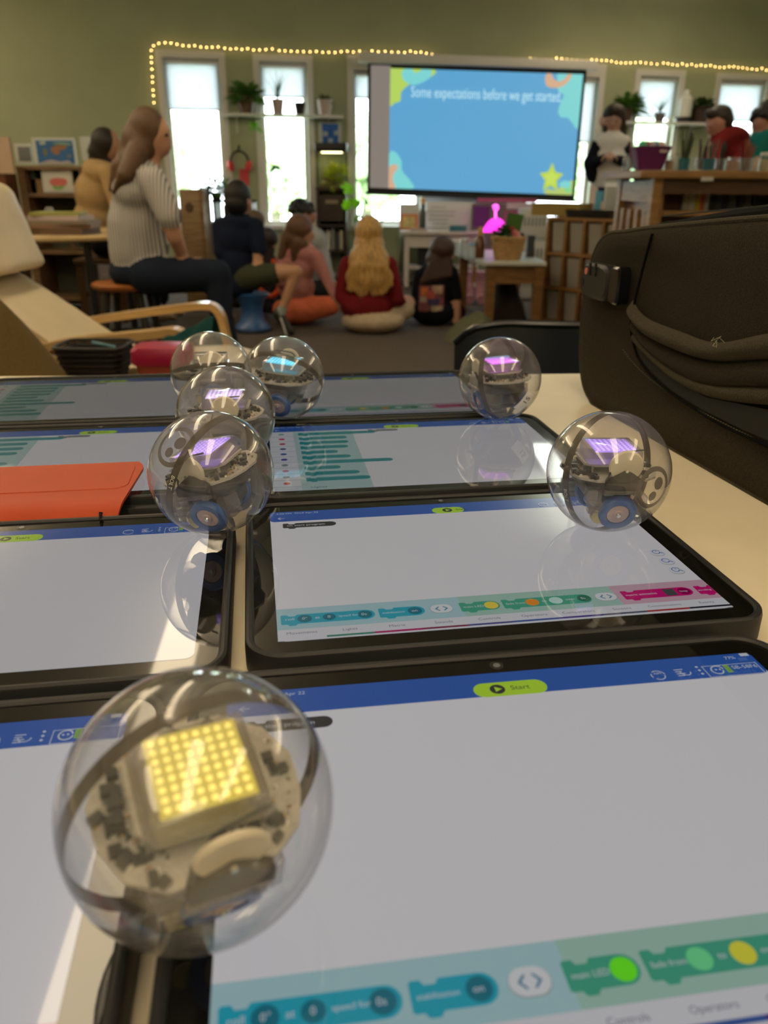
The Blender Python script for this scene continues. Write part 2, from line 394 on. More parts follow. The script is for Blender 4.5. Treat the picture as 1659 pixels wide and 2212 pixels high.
def flat(parent, name, polys, z=1, txt=None):
    """flat print on a display: polys = [(outline in mm from the screen's top left, colour)], txt = [(string, x, y, size, colour)]"""
    mb = MB(); mats = []; zz = SZ + .00010 + .00005 * z
    for poly, col in polys:
        m = ui(col)
        if m not in mats: mats.append(m)
        n0 = len(mb.b.faces)
        mb.face([(x / 1000, -y / 1000, zz) for x, y in poly], mats.index(m)); zz += .00004
    for tx in (txt or []):
        s_, x, y, sz, col = tx[:5]; m = ui(col)
        if m not in mats: mats.append(m)
        tm = text_mesh(s_, sz / 1000, tx[5] if len(tx) > 5 else 'LEFT'); tm.transform(Matrix.Translation((x / 1000, -y / 1000, zz)))
        n0 = len(mb.b.faces); mb.b.from_mesh(tm); mb.b.faces.ensure_lookup_table()
        for f in list(mb.b.faces)[n0:]: f.material_index = mats.index(m)
    for f in mb.b.faces:
        f.normal_update()
        if f.normal.z < 0: f.normal_flip()
    me = mb.mesh(name, mats, smooth=False, fixn=False)
    return inst(me, name, parent)
def R(x0, y0, x1, y1): return [(x0, y0), (x1, y0), (x1, y1), (x0, y1)]
def RR(x0, y0, x1, y1, r): return rrect(x0, y0, x1, y1, r, 5)
def circ(x, y, r, n=20): return [(x + r * math.cos(2 * PI * i / n), y + r * math.sin(2 * PI * i / n)) for i in range(n)]
def ringp(x, y, r, wd, n=16):
    a = circ(x, y, r, n); b = circ(x, y, r - wd, n); return [[a[i], a[(i + 1) % n], b[(i + 1) % n], b[i]] for i in range(n)]
def block(x0, x1, y0, y1, end='round'):
    """code block outline: notch on top, tab beneath"""
    h = y1 - y0; p = [(x0, y0 + .6), (x0 + .6, y0), (x0 + 3, y0), (x0 + 4, y0 + 1.5), (x0 + 7, y0 + 1.5), (x0 + 8, y0)]
    if end == 'round':
        r = h / 2; p += [(x1 - r + r * math.sin(a), (y0 + y1) / 2 - r * math.cos(a)) for a in [PI * k / 8 for k in range(9)]]
    else: p += [(x1, y0), (x1, y1)]
    p += [(x0 + 8, y1), (x0 + 7, y1 + 1.5), (x0 + 4, y1 + 1.5), (x0 + 3, y1), (x0 + .6, y1), (x0, y1 - .6)]
    return p
BLUE = (.04, .15, .58); LIME = (.62, .98, .06); TEAL = (.03, .52, .68); TEALD = (.02, .24, .33); GRN = (.08, .50, .32); PINK = (.78, .01, .22)
WH = (.85, .88, .92); DK = (.06, .06, .06)
def header(d, code, start_w=31, faint=False, chip=True):
    polys = [(R(0, 0, 227.2, 16), BLUE)]; x0 = 114.5 - start_w / 2; x1 = x0 + start_w
    o = flat(d, 'header_bar', [(RR(0, 0, 227.2, 16, 3), BLUE)], 1, [('2:20 PM  Wed Apr 22', 4, 3.2, 3.0, WH), ('77%', 214, 3.0, 3.0, WH), ('\u2190', 4, 11, 6, WH)])
    flat(d, 'start_button', [(RR(x0, 7, x1, 16.6, 4.7), LIME), (circ(x0 + 10, 11.8, 3.2), DK), ([(x0 + 9, 10), (x0 + 9, 13.6), (x0 + 12, 11.8)], LIME)], 3, [('Start', x0 + 15.5, 11.8, 4.2, DK)])
    ic = [(q, WH) for q in ringp(179, 11.6, 3.2, .45, 14) if random.random() < .8] + [(R(187, 9 + k * 1.5, 191 - k % 2, 9.5 + k * 1.5), WH) for k in range(4)] + [(q, WH) for q in ringp(191, 11.6, 2.6, .45, 14)[:7]] + [(circ(197.5, 9 + 2.6 * k, .65, 8), WH) for k in range(3)]
    ic += [(R(221, 1.8, 225, 4.0), WH)]
    flat(d, 'status_icons', ic, 3, [('AIM', 176.8, 11.6, 2.0, WH)])['kind'] = 'stuff'
    if chip:
        w_ = 25 if code else 24; cx = 200.5
        edge = [(R(cx, 7.6, cx + w_, 7.9), WH), (R(cx, 15.6, cx + w_, 15.9), WH), (R(cx, 7.6, cx + .3, 15.9), WH), (R(cx + w_ - .3, 7.6, cx + w_, 15.9), WH)]
        edge += [(q, WH) for q in ringp(cx + 5.2, 11.7, 2.9, .6)] + [(circ(cx + 4.4, 11.9, .5, 8), WH), (circ(cx + 6.2, 11.9, .5, 8), WH), ([(cx + 3.2, 8.9), (cx + 7.8, 9.0), (cx + 7.8, 9.5)], WH)]
        edge += [(R(cx + 8.6, 9.2, cx + 11, 14.8), (.35, .65, .12))] + [(R(cx + 8.9, 9.6 + 1.05 * k, cx + 10.7, 9.8 + 1.05 * k), (.1, .25, .1)) for k in range(5)]
        flat(d, 'connection_chip', edge, 3, [(code, cx + 11.6, 11.9, 3.5, WH)])
def programme_block(d):
    flat(d, 'code_block', [(block(7.5, 40.5, 19.5, 26.5), DK)], 2, [('on start program', 10, 23, 3.4, WH)])
def palette(d, off=0, c1=(1.1, .85, .10), c2=(1.1, .38, .04), c3=(.7, 1.0, .9)):
    y0, y1 = 134, 143
    flat(d, 'toolbox_panel', [(R(0, 127.5, 92, 147.8), (.52, .78, .82)), (R(92, 127.5, 173.5, 147.8), (.48, .74, .62)), (R(173.5, 127.5, 227.2, 147.8), (.80, .50, .60)), (R(0, 147.8, 227.2, 157.9), (.90, .89, .93))], 1)
    flat(d, 'code_block', [(block(2, 48, y0, y1), TEAL), (circ(13.5, 138.5, 3.6), TEALD), (circ(25.5, 138.5, 3.2), TEALD), (circ(43, 138.5, 3.6), TEALD)], 3,
         [('roll', 4, 138.5, 3.4, WH), ('0\u00b0', 12.2, 138.5, 3.2, WH), ('at', 18.5, 138.5, 3.2, WH), ('0', 24.6, 138.5, 3.2, WH), ('speed for', 30, 138.5, 2.6, WH), ('0s', 41.2, 138.5, 3.2, WH)])
    flat(d, 'code_block', [(block(50, 73, y0, y1), TEAL), (circ(68, 138.5, 3.6), TEALD)], 3, [('stabilization', 51.5, 138.7, 2.4, WH), ('on', 66.2, 138.5, 3, WH)])
    for n_, cx in (('scroll_arrows', 81.5), ('scroll_arrows', 168)):
        flat(d, n_, [(RR(cx - 5.8, 134.2, cx + 5.8, 142.8, 4.2), (.45, .5, .52)), (RR(cx - 5.6, 134.2, cx + 5.6, 142.4, 4.1), (.93, .95, .97))] +
             [([(cx - 3.4, 138.4), (cx - 1.4, 136.2), (cx - .8, 136.6), (cx - 2.3, 138.4), (cx - .8, 140.2), (cx - 1.4, 140.6)], (.15, .35, .5)), ([(cx + 3.4, 138.4), (cx + 1.4, 136.2), (cx + .8, 136.6), (cx + 2.3, 138.4), (cx + .8, 140.2), (cx + 1.4, 140.6)], (.15, .35, .5))], 3)
    flat(d, 'code_block', [(block(91, 111.5, y0, y1), GRN), (circ(107, 138.5, 3.6), c1)], 3, [('main LED', 92.5, 138.7, 2.7, WH)])
    flat(d, 'code_block', [(block(113, 160, y0, y1), GRN), (circ(128.5, 138.5, 3.5), c2), (circ(141, 138.5, 3.5), c3), (circ(156, 138.5, 3.5), (.03, .22, .14))], 3, [('fade from', 114.6, 138.7, 2.6, WH), ('to', 133.6, 138.5, 2.8, WH), ('over', 146, 138.5, 2.8, WH), ('0s', 154.3, 138.5, 2.8, WH)])
    flat(d, 'code_block', [(block(177, 215.5, y0, y1), PINK), (R(200, 135, 206, 142), (.10, .10, .10)), (circ(211, 138.5, 3.4), (.38, 0, .10))], 3, [('matrix animation', 178.5, 138.7, 2.5, WH), ('loop', 208.4, 138.5, 2.4, WH)])
    flat(d, 'code_block', [(block(218, 227.1, y0, y1, 'cut'), PINK)], 3, [('scrolling', 218.6, 138.7, 2.2, WH)])
    cols = [TEAL, (.05, .33, .22), (.6, .0, .16), (.30, .03, .10), (.10, .10, .35), (.06, .14, .45), (.08, .04, .35), (.10, .12, .2), (.55, .05, .05), (.02, .02, .04)]
    names = ['Movements', 'Lights', 'Matrix', 'Sounds', 'Controls', 'Operators', 'Comparators', 'Sensors', 'Communications', 'Events']
    flat(d, 'category_tabs', [(R(22.72 * k, 155.4, 22.72 * (k + 1), 157.0), cols[k]) for k in range(10)], 3, [(nm, 22.72 * (k + .5), 152, 3.1 if len(nm) < 12 else 2.6, (.25, .25, .3), 'CENTER') for k, nm in enumerate(names)])
def zoom_buttons(d):
    for y, s_ in ((92, '+'), (103.5, '-'), (115, '+')):
        flat(d, 'zoom_button', [(circ(219, y + .5, 4.4), (.55, .55, .58)), (circ(219, y, 4.3), (.90, .90, .94))] + [(q, BLUE) for q in ringp(218.6, y - .3, 2.3, .5, 14)] + [([(220, y + 1.2), (220.5, y + .8), (222, y + 2.4), (221.5, y + 2.8)], BLUE)], 2, [(s_, 217.6, y - .3, 2.8, BLUE)])
def side_list(d):
    flat(d, 'toolbox_panel', [(R(0, 16, 70, 157.9), (.55, .76, .74)), (R(0, 16, 20, 157.9), (.80, .86, .88)), (R(20, 16, 70, 20), (.7, .8, .8))], 1)
    cc = [(.2, .5, .4), (.7, .02, .12), (.6, .03, .2), (.1, .12, .3), (.05, .15, .45), (.08, .08, .4), (.25, .3, .35), (.8, .1, .1), (.3, .25, .2), (.75, .1, .1)]
    for k in range(10):
        y = 24 + k * 13.3
        flat(d, 'category_tab', [(R(0, y - 6.2, 19.6, y + 6.2), (.88, .90, .94)), (R(0, y + 6.4, 19.6, y + 6.8), (.3, .3, .35)), (circ(10, y, 2.6, 10), cc[k])], 3)
    L_ = [62, 50, 50, 48, 36, 47, 66, 34, 50, 58]
    for k in range(10):
        flat(d, 'code_block', [(block(24, 24 + L_[k] * .8 + (16 if k in (0, 6) else 0), 21 + k * 12.5, 28.5 + k * 12.5), (.02, .36, .38))], 3)
    flat(d, 'code_block', [(block(84, 110, 18, 24), (.3, .3, .28))], 3, [])
    flat(d, 'list_heading', [], 3, [('Lights', 26, 153, 5, (.2, .25, .25))])
def tablet(TL, th, lab, dz=0, k=.36):
    global UIK
    UIK = k; cm = case_mesh()
    t = thing('tablet', lab, 'tablet', (TL[0] / 1000, TL[1] / 1000, TZ + dz), th, 'tablets laid out on the cream table')
    inst(cm['c'], 'case', t); inst(cm['g'], 'front_glass', t); inst(cm['l'], 'camera_lens', t)
    inst(cm['h'], 'cover_hinge', t)
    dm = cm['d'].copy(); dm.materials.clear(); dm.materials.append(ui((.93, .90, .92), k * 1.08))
    return t, inst(dm, 'display', t)
TABS = {}
th = .155
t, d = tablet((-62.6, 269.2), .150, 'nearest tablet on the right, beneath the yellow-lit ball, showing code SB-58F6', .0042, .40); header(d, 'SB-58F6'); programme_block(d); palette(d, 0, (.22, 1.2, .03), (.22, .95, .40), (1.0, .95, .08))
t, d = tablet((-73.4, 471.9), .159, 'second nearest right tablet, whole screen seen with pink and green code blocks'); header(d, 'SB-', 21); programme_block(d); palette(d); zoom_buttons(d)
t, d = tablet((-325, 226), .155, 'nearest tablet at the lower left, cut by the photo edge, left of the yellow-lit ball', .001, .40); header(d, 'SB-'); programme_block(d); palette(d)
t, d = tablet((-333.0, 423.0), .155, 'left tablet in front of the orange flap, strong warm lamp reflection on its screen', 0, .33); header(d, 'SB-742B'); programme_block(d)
t, d = tablet((-100.5, 666), th, 'middle tablet on the right whose screen mirrors the ball with a paper sticker', 0, .27); header(d, ''); side_list(d)  # farther screens: dimming at flat viewing angles is put into their brightness
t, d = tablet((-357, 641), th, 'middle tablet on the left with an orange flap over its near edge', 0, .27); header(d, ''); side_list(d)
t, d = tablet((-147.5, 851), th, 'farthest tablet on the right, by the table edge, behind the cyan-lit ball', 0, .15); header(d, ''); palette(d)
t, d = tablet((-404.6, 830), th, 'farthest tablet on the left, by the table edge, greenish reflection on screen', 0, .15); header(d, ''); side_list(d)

# ------------------------------------------------------------------ orange flap over the near edge of the middle left tablet
m_or = M('orange_rubber', (.42, .050, .008), .55, var=.04, scale=40, spec=.3)
t = thing('orange_cover', 'orange folding cover lying over the near edge of the middle left tablet', 'cover', (-.215, .50, TZ + .001), .155)
Xr, Xl = .049, -.20          # local frame: x along the tablet edge, y away
def prof_or(s):             # s 0..1 from far edge over the case and down
    if s < .55: return (.046 - s / .55 * .072, .0188)
    q = (s - .55) / .45; return (-.026 - .023 * math.sin(q * 1.4), .0188 - .013 * (1 - math.cos(q * PI / 2)))
def gor(u, v):
    s = v; y, z = prof_or(s); x = Xl + (Xr - Xl) * u - (.010 * s * u)
    if u > .94 and s < .12:
        x -= (1 - math.cos((.12 - s) / .12 * PI / 2)) * .006 * (u - .94) / .06
    return (x, y, z)
mb = MB(); mb.grid(gor, 60, 24, thick=.0022); obj('cover_sheet', mb, m_or, t, world=False)
mb = MB(); mb.loft([[(x, y, .0203) for x, y in rrect(Xl, -.011, Xr - .006, .042, .010, 6)], [(x, y, .0215) for x, y in rrect(Xl + .001, -.010, Xr - .007, .041, .0095, 6)]], cap1=True); obj('raised_panel', mb, m_or, t, world=False)
mb = MB(); mb.box((Xr - .018, -.042, .0150), (.0010, .011, .004), rot=Euler((-.45, 0, -.1))); obj('slot', mb, M('slot_black', (.01, .005, .005), .8), t, world=False)

# ------------------------------------------------------------------ clear robot balls
mmm = .001
m_shell = thin('clear_shell', (.97, .97, .97), haze=.085, ior=1.5, hazecol=(.86, .85, .84), scratch=70, boost=1.6, rim=(.50, .50, .53))
m_clear = thin('clear_housing', (.86, .84, .84), haze=.12, ior=1.45, hazecol=(.8, .76, .74), boost=1.4)
m_band = thin('smoky_seam', (.36, .32, .27), haze=.30, hazecol=(.26, .22, .17), boost=1.0)
m_logo = thin('smoky_print', (.22, .20, .19), haze=.60, hazecol=(.24, .215, .185), boost=.4)
m_smoke = thin('smoky_plastic', (.25, .22, .20), haze=.35, hazecol=(.10, .085, .075), boost=1.2)
m_pcb = M('pale_circuit_board', (.40, .375, .34), .45, var=.15, scale=400)
m_comp = [M('chip_black', (.012, .012, .012), .3), M('solder_silver', (.75, .70, .62), .25, metal=1), M('gold_pad', (.75, .50, .18), .3, metal=1), M('capacitor_brown', (.28, .17, .10), .5), M('white_part', (.8, .78, .72), .4)]
m_disc = M('cream_disc', (.68, .60, .46), .5)
m_dark = M('dark_chassis', (.022, .020, .022), .3, spec=.6)
m_tyre = M('blue_tyre', (.015, .10, .36), .45)
m_hub = M('pinkish_hub', (.58, .42, .40), .35)
m_wire = M('black_wire', (.01, .01, .01), .4)
m_met = M('bright_metal', (.8, .78, .75), .2, metal=1)
BM = {}
def ballmeshes():
    if BM: return BM
    k = mmm
    mb = MB(); mb.ell((0, 0, 0), 36.5 * k, 64); BM['shell'] = mb.mesh('shell', m_shell)
    mb = MB(); mb.lathe([(36.3 * k, -2.0 * k), (36.3 * k, 2.0 * k), (35.2 * k, 2.0 * k), (35.2 * k, -2.0 * k), (36.3 * k, -2.0 * k)], seg=96, cap=False)
    BM['seam_band'] = mb.mesh('seam_band', m_band)
    tm = text_mesh('BOLT', 3.4 * k, 'CENTER')
    for v in tm.vertices:
        a = v.co.x / (36.35 * k); v.co = Vector((36.45 * k * math.sin(a), -36.45 * k * math.cos(a), v.co.y))
    tm.materials.clear(); tm.materials.append(M('band_letters', (.62, .58, .52), .5)); BM['lettering'] = tm
    # emblem: ring with two dots, laid on the inside of the shell
    def patch(mb, poly, mi=0):
        f = []
        for x, y in poly: f.append(mb.b.verts.new(Vector((x * k, -math.sqrt(max(0, 36.25 ** 2 - x * x - y * y)) * k, y * k))))
        mb.b.faces.new(f)
    mb = MB()
    for q in ringp(0, 0, 12.4, 2.7, 48): patch(mb, q)
    patch(mb, circ(2.8, 2.4, 3.7)); patch(mb, circ(-1.0, -4.6, 2.9))
    BM['emblem'] = mb.mesh('emblem', m_logo)
    # main board
    poly = [(27 * math.cos(a), 27 * math.sin(a) * .92) for a in [math.radians(22.5 + 15 * i) for i in range(24)]]
    poly = [(x, y) for x, y in poly if not (y < -21)]
    pl = [(-27, -6), (-22, -17), (-13, -23), (-9, -23), (-6, -17), (8, -17), (11, -23), (15, -22), (23, -16), (27, -6), (28, 6), (23, 17), (12, 25), (-12, 25), (-23, 17), (-28, 6)]
    mb = MB(); mb.prism([(x * k, y * k) for x, y in pl], 1.2 * k, 2.6 * k); BM['circuit_board'] = mb.mesh('circuit_board', m_pcb, smooth=False)
    rr = random.Random(3); mb = MB()
    for i in range(240):
        a = rr.uniform(0, 2 * PI); r = rr.uniform(14, 26); x, y = r * math.cos(a), r * math.sin(a) * .92
        if abs(x) < 12 and y < -15 or abs(x) < 14 and abs(y) < 12: continue
        big = rr.random() < .24; sx, sy, sz = (rr.uniform(2, 4), rr.uniform(2, 3.5), rr.uniform(1.5, 3)) if big else (rr.uniform(.5, 1.6), rr.uniform(.5, 1.2), rr.uniform(.4, 1.2))
        mb.box((x * k, y * k, (2.6 + sz / 2) * k), (sx * k, sy * k, sz * k), rr.choice([0, 0, .5]), 0 if big else rr.choice([0, 1, 1, 2, 3, 4]))
    BM['components'] = mb.mesh('components', m_comp, smooth=False)
    mb = MB(); mb.prism([(x * k, y * k) for x, y in [(-18, -9), (-13, -14), (13, -14), (18, -9), (18, 11), (13, 15), (-13, 15), (-18, 11)]], 7.6 * k, 8.8 * k)
    for x in (-13, 13):
        for y in (-10, 11): mb.cyl((x * k, y * k, 2.6 * k), (x * k, y * k, 7.6 * k), 1.0 * k, seg=8)
    BM['upper_board'] = mb.mesh('upper_board', m_pcb, smooth=False)
    mb = MB(); mb.box((0, 0, 13 * k), (30 * k, 28 * k, 8.6 * k), bev=1.2 * k); mb.box((0, 0, 9.4 * k), (33 * k, 30 * k, 1.0 * k)); BM['lamp_housing'] = mb.mesh('lamp_housing', m_clear)
    mb = MB(); mb.box((0, 0, 15.3 * k), (25.6 * k, 22 * k, .8 * k)); BM['lamp_panel'] = mb
    BM['lamp_panel_me'] = None
    mb = MB(); mb.lathe([(1.15 * k, 0), (1.1 * k, .5 * k), (.7 * k, .9 * k), (0, 1.0 * k)], seg=10); BM['led_src'] = mb
    # disc and bracket
    mb = MB(); mb.lathe([(0, -1 * k), (9.2 * k, -1 * k), (9.8 * k, -.3 * k), (9.8 * k, .6 * k), (9.0 * k, 1.2 * k), (0, 1.2 * k)], (2.5 * k, -22.5 * k, 11 * k), 40, 0, Matrix.Rotation(PI / 2 + .1, 3, 'X')); BM['side_disc'] = mb.mesh('side_disc', m_disc)
    mb = MB(); T_ = Matrix.Translation((2.5 * k, -24.2 * k, 3 * k)) @ Matrix.Rotation(PI / 2, 4, 'X')
    mb.prism([(x * k, y * k) for x, y in [(-11, -6), (11, -6), (11, -.5), (7.5, 2), (3, 5), (0, 6.2), (-3, 4.4), (-8, 1.5), (-11, -1)]], -2 * k, 1.4 * k, 0, T_)
    BM['disc_bracket'] = mb.mesh('disc_bracket', m_smoke)
    mb = MB(); mb.cyl((2.2 * k, -25.4 * k, 9.2 * k), (2.2 * k, -26.6 * k, 9.2 * k), .9 * k, seg=12, mi=0)
    mb.cyl((-9 * k, -25 * k, -4.2 * k), (13 * k, -25 * k, -4.2 * k), 1.3 * k, seg=12, mi=1); mb.cyl((-9 * k, -25 * k, -4.2 * k), (-4 * k, -25 * k, -4.2 * k), 1.9 * k, seg=12, mi=1); mb.cyl((8 * k, -25 * k, -4.2 * k), (11 * k, -25 * k, -4.2 * k), 2.2 * k, seg=12, mi=1)
    BM['axle'] = mb.mesh('axle', [m_met, m_clear])
    mb = MB(); mb.tube([(x * k, y * k, z * k) for x, y, z in [(-7.5, -23, 3), (-6.6, -23, 6), (-3.6, -21.5, 14.5), (-2, -20.5, 17.2), (.6, -20, 18.4), (7, -19, 19), (13, -18, 19.2)]], .55 * k, 8, sm=4); BM['wire'] = mb.mesh('wire', m_wire)
    # chassis
    mb = MB()
    mb.box((0, 1 * k, -5 * k), (36 * k, 32 * k, 11 * k), bev=3 * k); mb.box((1 * k, 1 * k, -14 * k), (22 * k, 28 * k, 14 * k), bev=3 * k); mb.box((2 * k, 0, -22 * k), (12 * k, 22 * k, 8 * k), bev=3 * k)
    BM['chassis'] = mb.mesh('chassis', m_dark)
    mb = MB(); mb.box((-13 * k, -17 * k, -8 * k), (9 * k, 7 * k, 10 * k), bev=.6 * k); mb.box((-12 * k, -18.5 * k, -15 * k), (8 * k, 7 * k, 7 * k), bev=.6 * k); mb.box((15 * k, -14 * k, -15 * k), (9 * k, 10 * k, 12 * k), bev=1 * k)
    mb.box((0, 20 * k, -10 * k), (20 * k, 6 * k, 12 * k), bev=1 * k)
    BM['motor_housing'] = mb.mesh('motor_housing', m_clear)
    mb = MB(); mb.box((-13 * k, -15 * k, -9 * k), (6 * k, 4 * k, 6 * k)); mb.box((-11 * k, -15 * k, -19 * k), (7 * k, 4 * k, 3 * k)); BM['motor'] = mb.mesh('motor', M('motor_silver', (.35, .33, .36), .3, metal=.8))
    mb = MB(); mb.cyl((-9 * k, -19 * k, -22 * k), (-9 * k, -15 * k, -22 * k), 4 * k, seg=20); BM['gear'] = mb.mesh('gear', M('pale_yellow_gear', (.55, .48, .22), .5))
    for s_, nm in ((-1, 'wheel'),):
        mb = MB(); mb.lathe([(7 * k, -2.5 * k), (10.6 * k, -2.5 * k), (11.4 * k, -1 * k), (11.4 * k, 1 * k), (10.6 * k, 2.5 * k), (7 * k, 2.5 * k), (7 * k, -2.5 * k)], (0, 0, 0), 36, 0, Matrix.Rotation(PI / 2, 3, 'X'), cap=False); BM['tyre'] = mb.mesh('tyre', m_tyre)
        mb = MB(); Q = Matrix.Rotation(PI / 2, 3, 'X'); mb.lathe([(0, 3.0 * k), (2.6 * k, 3.0 * k), (3.0 * k, 2.0 * k), (6.4 * k, 2.0 * k), (7.0 * k, 1.0 * k), (7.0 * k, -2 * k), (0, -2 * k)], (0, 0, 0), 32, 0, Q); mb.lathe([(0, 4.0 * k), (1.2 * k, 3.8 * k), (1.5 * k, 3 * k)], (0, 0, 0), 16, 1, Q); BM['hub'] = mb.mesh('hub', [m_hub, m_met])
    return BM
def face_dir(n):
    """rotation that takes -Y to the direction n"""
    return Vector((0, -1, 0)).rotation_difference(Vector(n).normalized()).to_matrix().to_4x4()
def robot_ball(x, y, dz, yaw, tilt, led, les, bandn, label, emblem=None, bolt=None, leds_each=False, sticker=None, espin=0, lit=True, wheelside=1):
    B = ballmeshes(); k = mmm
    t = thing('robot_ball', label, 'robot ball', (x * k, y * k, TZ + SZ + dz * k), 0, 'clear robot balls on the tablets')
    cen = Matrix.Translation((0, 0, 36.5 * k))
    dv = (Vector((x * k, y * k, TZ + SZ + .0365)) - CAM).normalized(); rv = dv.cross(Vector((0, 0, 1))).normalized(); uv = rv.cross(dv)
    def V(a): return (rv * a[0] + uv * a[1] - dv * a[2]).normalized()
    bandn = V(bandn)
    if emblem: emblem = V(emblem)
    core = cen @ Euler((math.radians(tilt[0]), math.radians(tilt[1]), 0)).to_matrix().to_4x4() @ Matrix.Rotation(math.radians(yaw), 4, 'Z')
    sh = inst(B['shell'], 'shell', t, cen)
    bR = Vector((0, 0, 1)).rotation_difference(Vector(bandn).normalized()).to_matrix().to_4x4()
    bd = inst(B['seam_band'], 'seam_band', t, cen @ bR)
    if bolt is not None:
        q = bR.inverted() @ V(bolt); inst(B['lettering'], 'lettering', bd, Matrix.Rotation(math.atan2(q.x, -q.y), 4, 'Z'))
    if emblem: inst(B['emblem'], 'emblem', t, cen @ face_dir(emblem) @ Matrix.Rotation(math.radians(espin), 4, 'Y'), label='smoky grey ring emblem')
    bo = inst(B['circuit_board'], 'circuit_board', t, core); inst(B['components'], 'components', bo, kind='stuff')
    inst(B['upper_board'], 'upper_board', t, core)
    ho = inst(B['lamp_housing'], 'lamp_housing', t, core)
    key = 'led_%s' % str(led)
    if key not in BM:
        mp = M('panel_' + key, tuple(.25 * c for c in led) if lit else (.25, .25, .25), .3, emit=led, es=les * .5 if lit else 0)
        ml = M('lit_' + key, led if lit else (.6, .6, .6), .4, emit=tuple(min(1, c * .8 + .12) for c in led), es=les if lit else 0)
        mb = MB(); mb.box((0, 0, 16.3 * k), (24.6 * k, 24.0 * k, .8 * k)); a = mb.mesh('lamp_panel', mp, smooth=False)
        b = MB()
        for i in range(8):
            for j in range(8): b.lathe([(.85 * k, 0), (.8 * k, .2 * k), (.4 * k, .35 * k), (0, .4 * k)], ((-10.3 + i * 2.94) * k, (-10.1 + j * 2.88) * k, 16.7 * k), 8, cap=False)
        b = b.mesh('lamp', ml)
        c = MB(); c.lathe([(.95 * k, 0), (.9 * k, .3 * k), (.5 * k, .5 * k), (0, .55 * k)], (0, 0, 0), 10, cap=False); c = c.mesh('lamp', ml)
        BM[key] = (a, b, c)
    a, b, c = BM[key]
    pn = inst(a, 'lamp_panel', t, core)
    if leds_each:
        for i in range(8):
            for j in range(8): inst(c, 'lamp', pn, Matrix.Translation(((-10.3 + i * 2.94) * k, (-10.1 + j * 2.88) * k, 16.7 * k)))
    else: inst(b, 'lamp', pn, kind='stuff')
    inst(B['side_disc'], 'side_disc', t, core, label='cream coloured disc'); br = inst(B['disc_bracket'], 'disc_bracket', t, core); inst(B['axle'], 'axle', t, core)
    inst(B['wire'], 'wire', t, core)
    inst(B['chassis'], 'chassis', t, core); inst(B['motor_housing'], 'motor_housing', t, core); inst(B['motor'], 'motor', t, core); inst(B['gear'], 'gear', t, core)
    for sgn in (-1, 1):
        W_ = core @ Matrix.Rotation(0 if sgn < 0 else PI, 4, 'Z') @ Matrix.Translation((2 * k, -18.5 * k, -19 * k)) @ Matrix.Rotation(.30, 4, 'X')
        wh = inst(B['tyre'], 'wheel', t, W_, label='blue rubber wheel'); inst(B['hub'], 'hub', wh)
    if sticker:
        n_, spin, tx, m_ = sticker
        mb = MB()
        def g(u, v):
            X, Z = (u - .5) * 19, (v - .5) * 12; return (X * k, -math.sqrt(36.85 ** 2 - X * X - Z * Z) * k, Z * k)
        mb.grid(g, 12, 8); me = mb.mesh('paper_sticker', M('sticker_paper', (.92, .92, .90), .6))
        Q = cen @ face_dir(V(n_)) @ Matrix.Rotation(math.radians(spin), 4, 'Y'); st = inst(me, 'paper_sticker', t, Q, label='white paper sticker with a handwritten number')
        tm = text_mesh(tx, 8 * k, 'CENTER')
        for v in tm.vertices:
            X, Z = v.co.x + 2 * k, v.co.y; v.co = Vector((X, -math.sqrt((36.98 * k) ** 2 - X * X - Z * Z), Z))
        tm.materials.clear(); tm.materials.append(M('pen_black', (.02, .02, .03), .6)); inst(tm, 'lettering', st)
    return t
YEL = (1.0, .80, .10); VIO = (.42, .25, 1.0); CYA = (.02, .62, .95); MAG = (.72, .12, 1.0); LAV = (.62, .48, 1.0)
bxy = [(-49.9, 168.5), (-101.6, 440.9), (-117.7, 572.5), (-158.3, 718.0), (-89.9, 695.5), (102.3, 700.2), (134.7, 452.5)]
robot_ball(-49.6, 168.5, 4, 27, (14, 9, 0), YEL, 1.2, (-.30, .75, -.58), 'largest and nearest clear ball, yellow lamp grid lit inside', leds_each=True)
robot_ball(-101.5, 441.0, 1.5, -20, (2, -14, 0), VIO, 2.4, (.72, -.47, .486), 'clear ball with violet lamps and a diagonal seam, between the left tablets and right tablet', emblem=(-.52, .45, .72), espin=20, bolt=(-.64, -.08, .76))
robot_ball(-117.7, 572.5, 0, 4, (1, 0, 0), LAV, 2.3, (.25, .2, .95), 'clear ball with pale lavender lamps, directly behind the diagonal-seam ball')
robot_ball(-158.3, 718.5, 0, 10, (-6, 0, 0), (.61, .6, .59), 0, (-.03, .98, -.17), 'unlit clear ball with a level seam, leftmost and farthest of the group', lit=False)
robot_ball(-90.0, 696.0, 0, 168, (4, 4, 0), CYA, 2.4, (.30, .8, -.49), 'clear ball with cyan lamps, at the far right of the left group')
robot_ball(102.2, 700.3, 0, -75, (0, -3, 0), MAG, 2.6, (.87, .09, .44), 'clear ball with magenta lamps and a white paper sticker numbered 15', sticker=((.62, -.52, .58), -52, '15', 0))
robot_ball(134.8, 452.8, 0, 2, (0, 0, 0), VIO, 2.4, (.72, -.093, .597), 'clear ball with violet lamps and ring emblem, alone at the right beside the dark case', emblem=(.73, -.19, .65), espin=0, bolt=(-.66, -.43, .6))

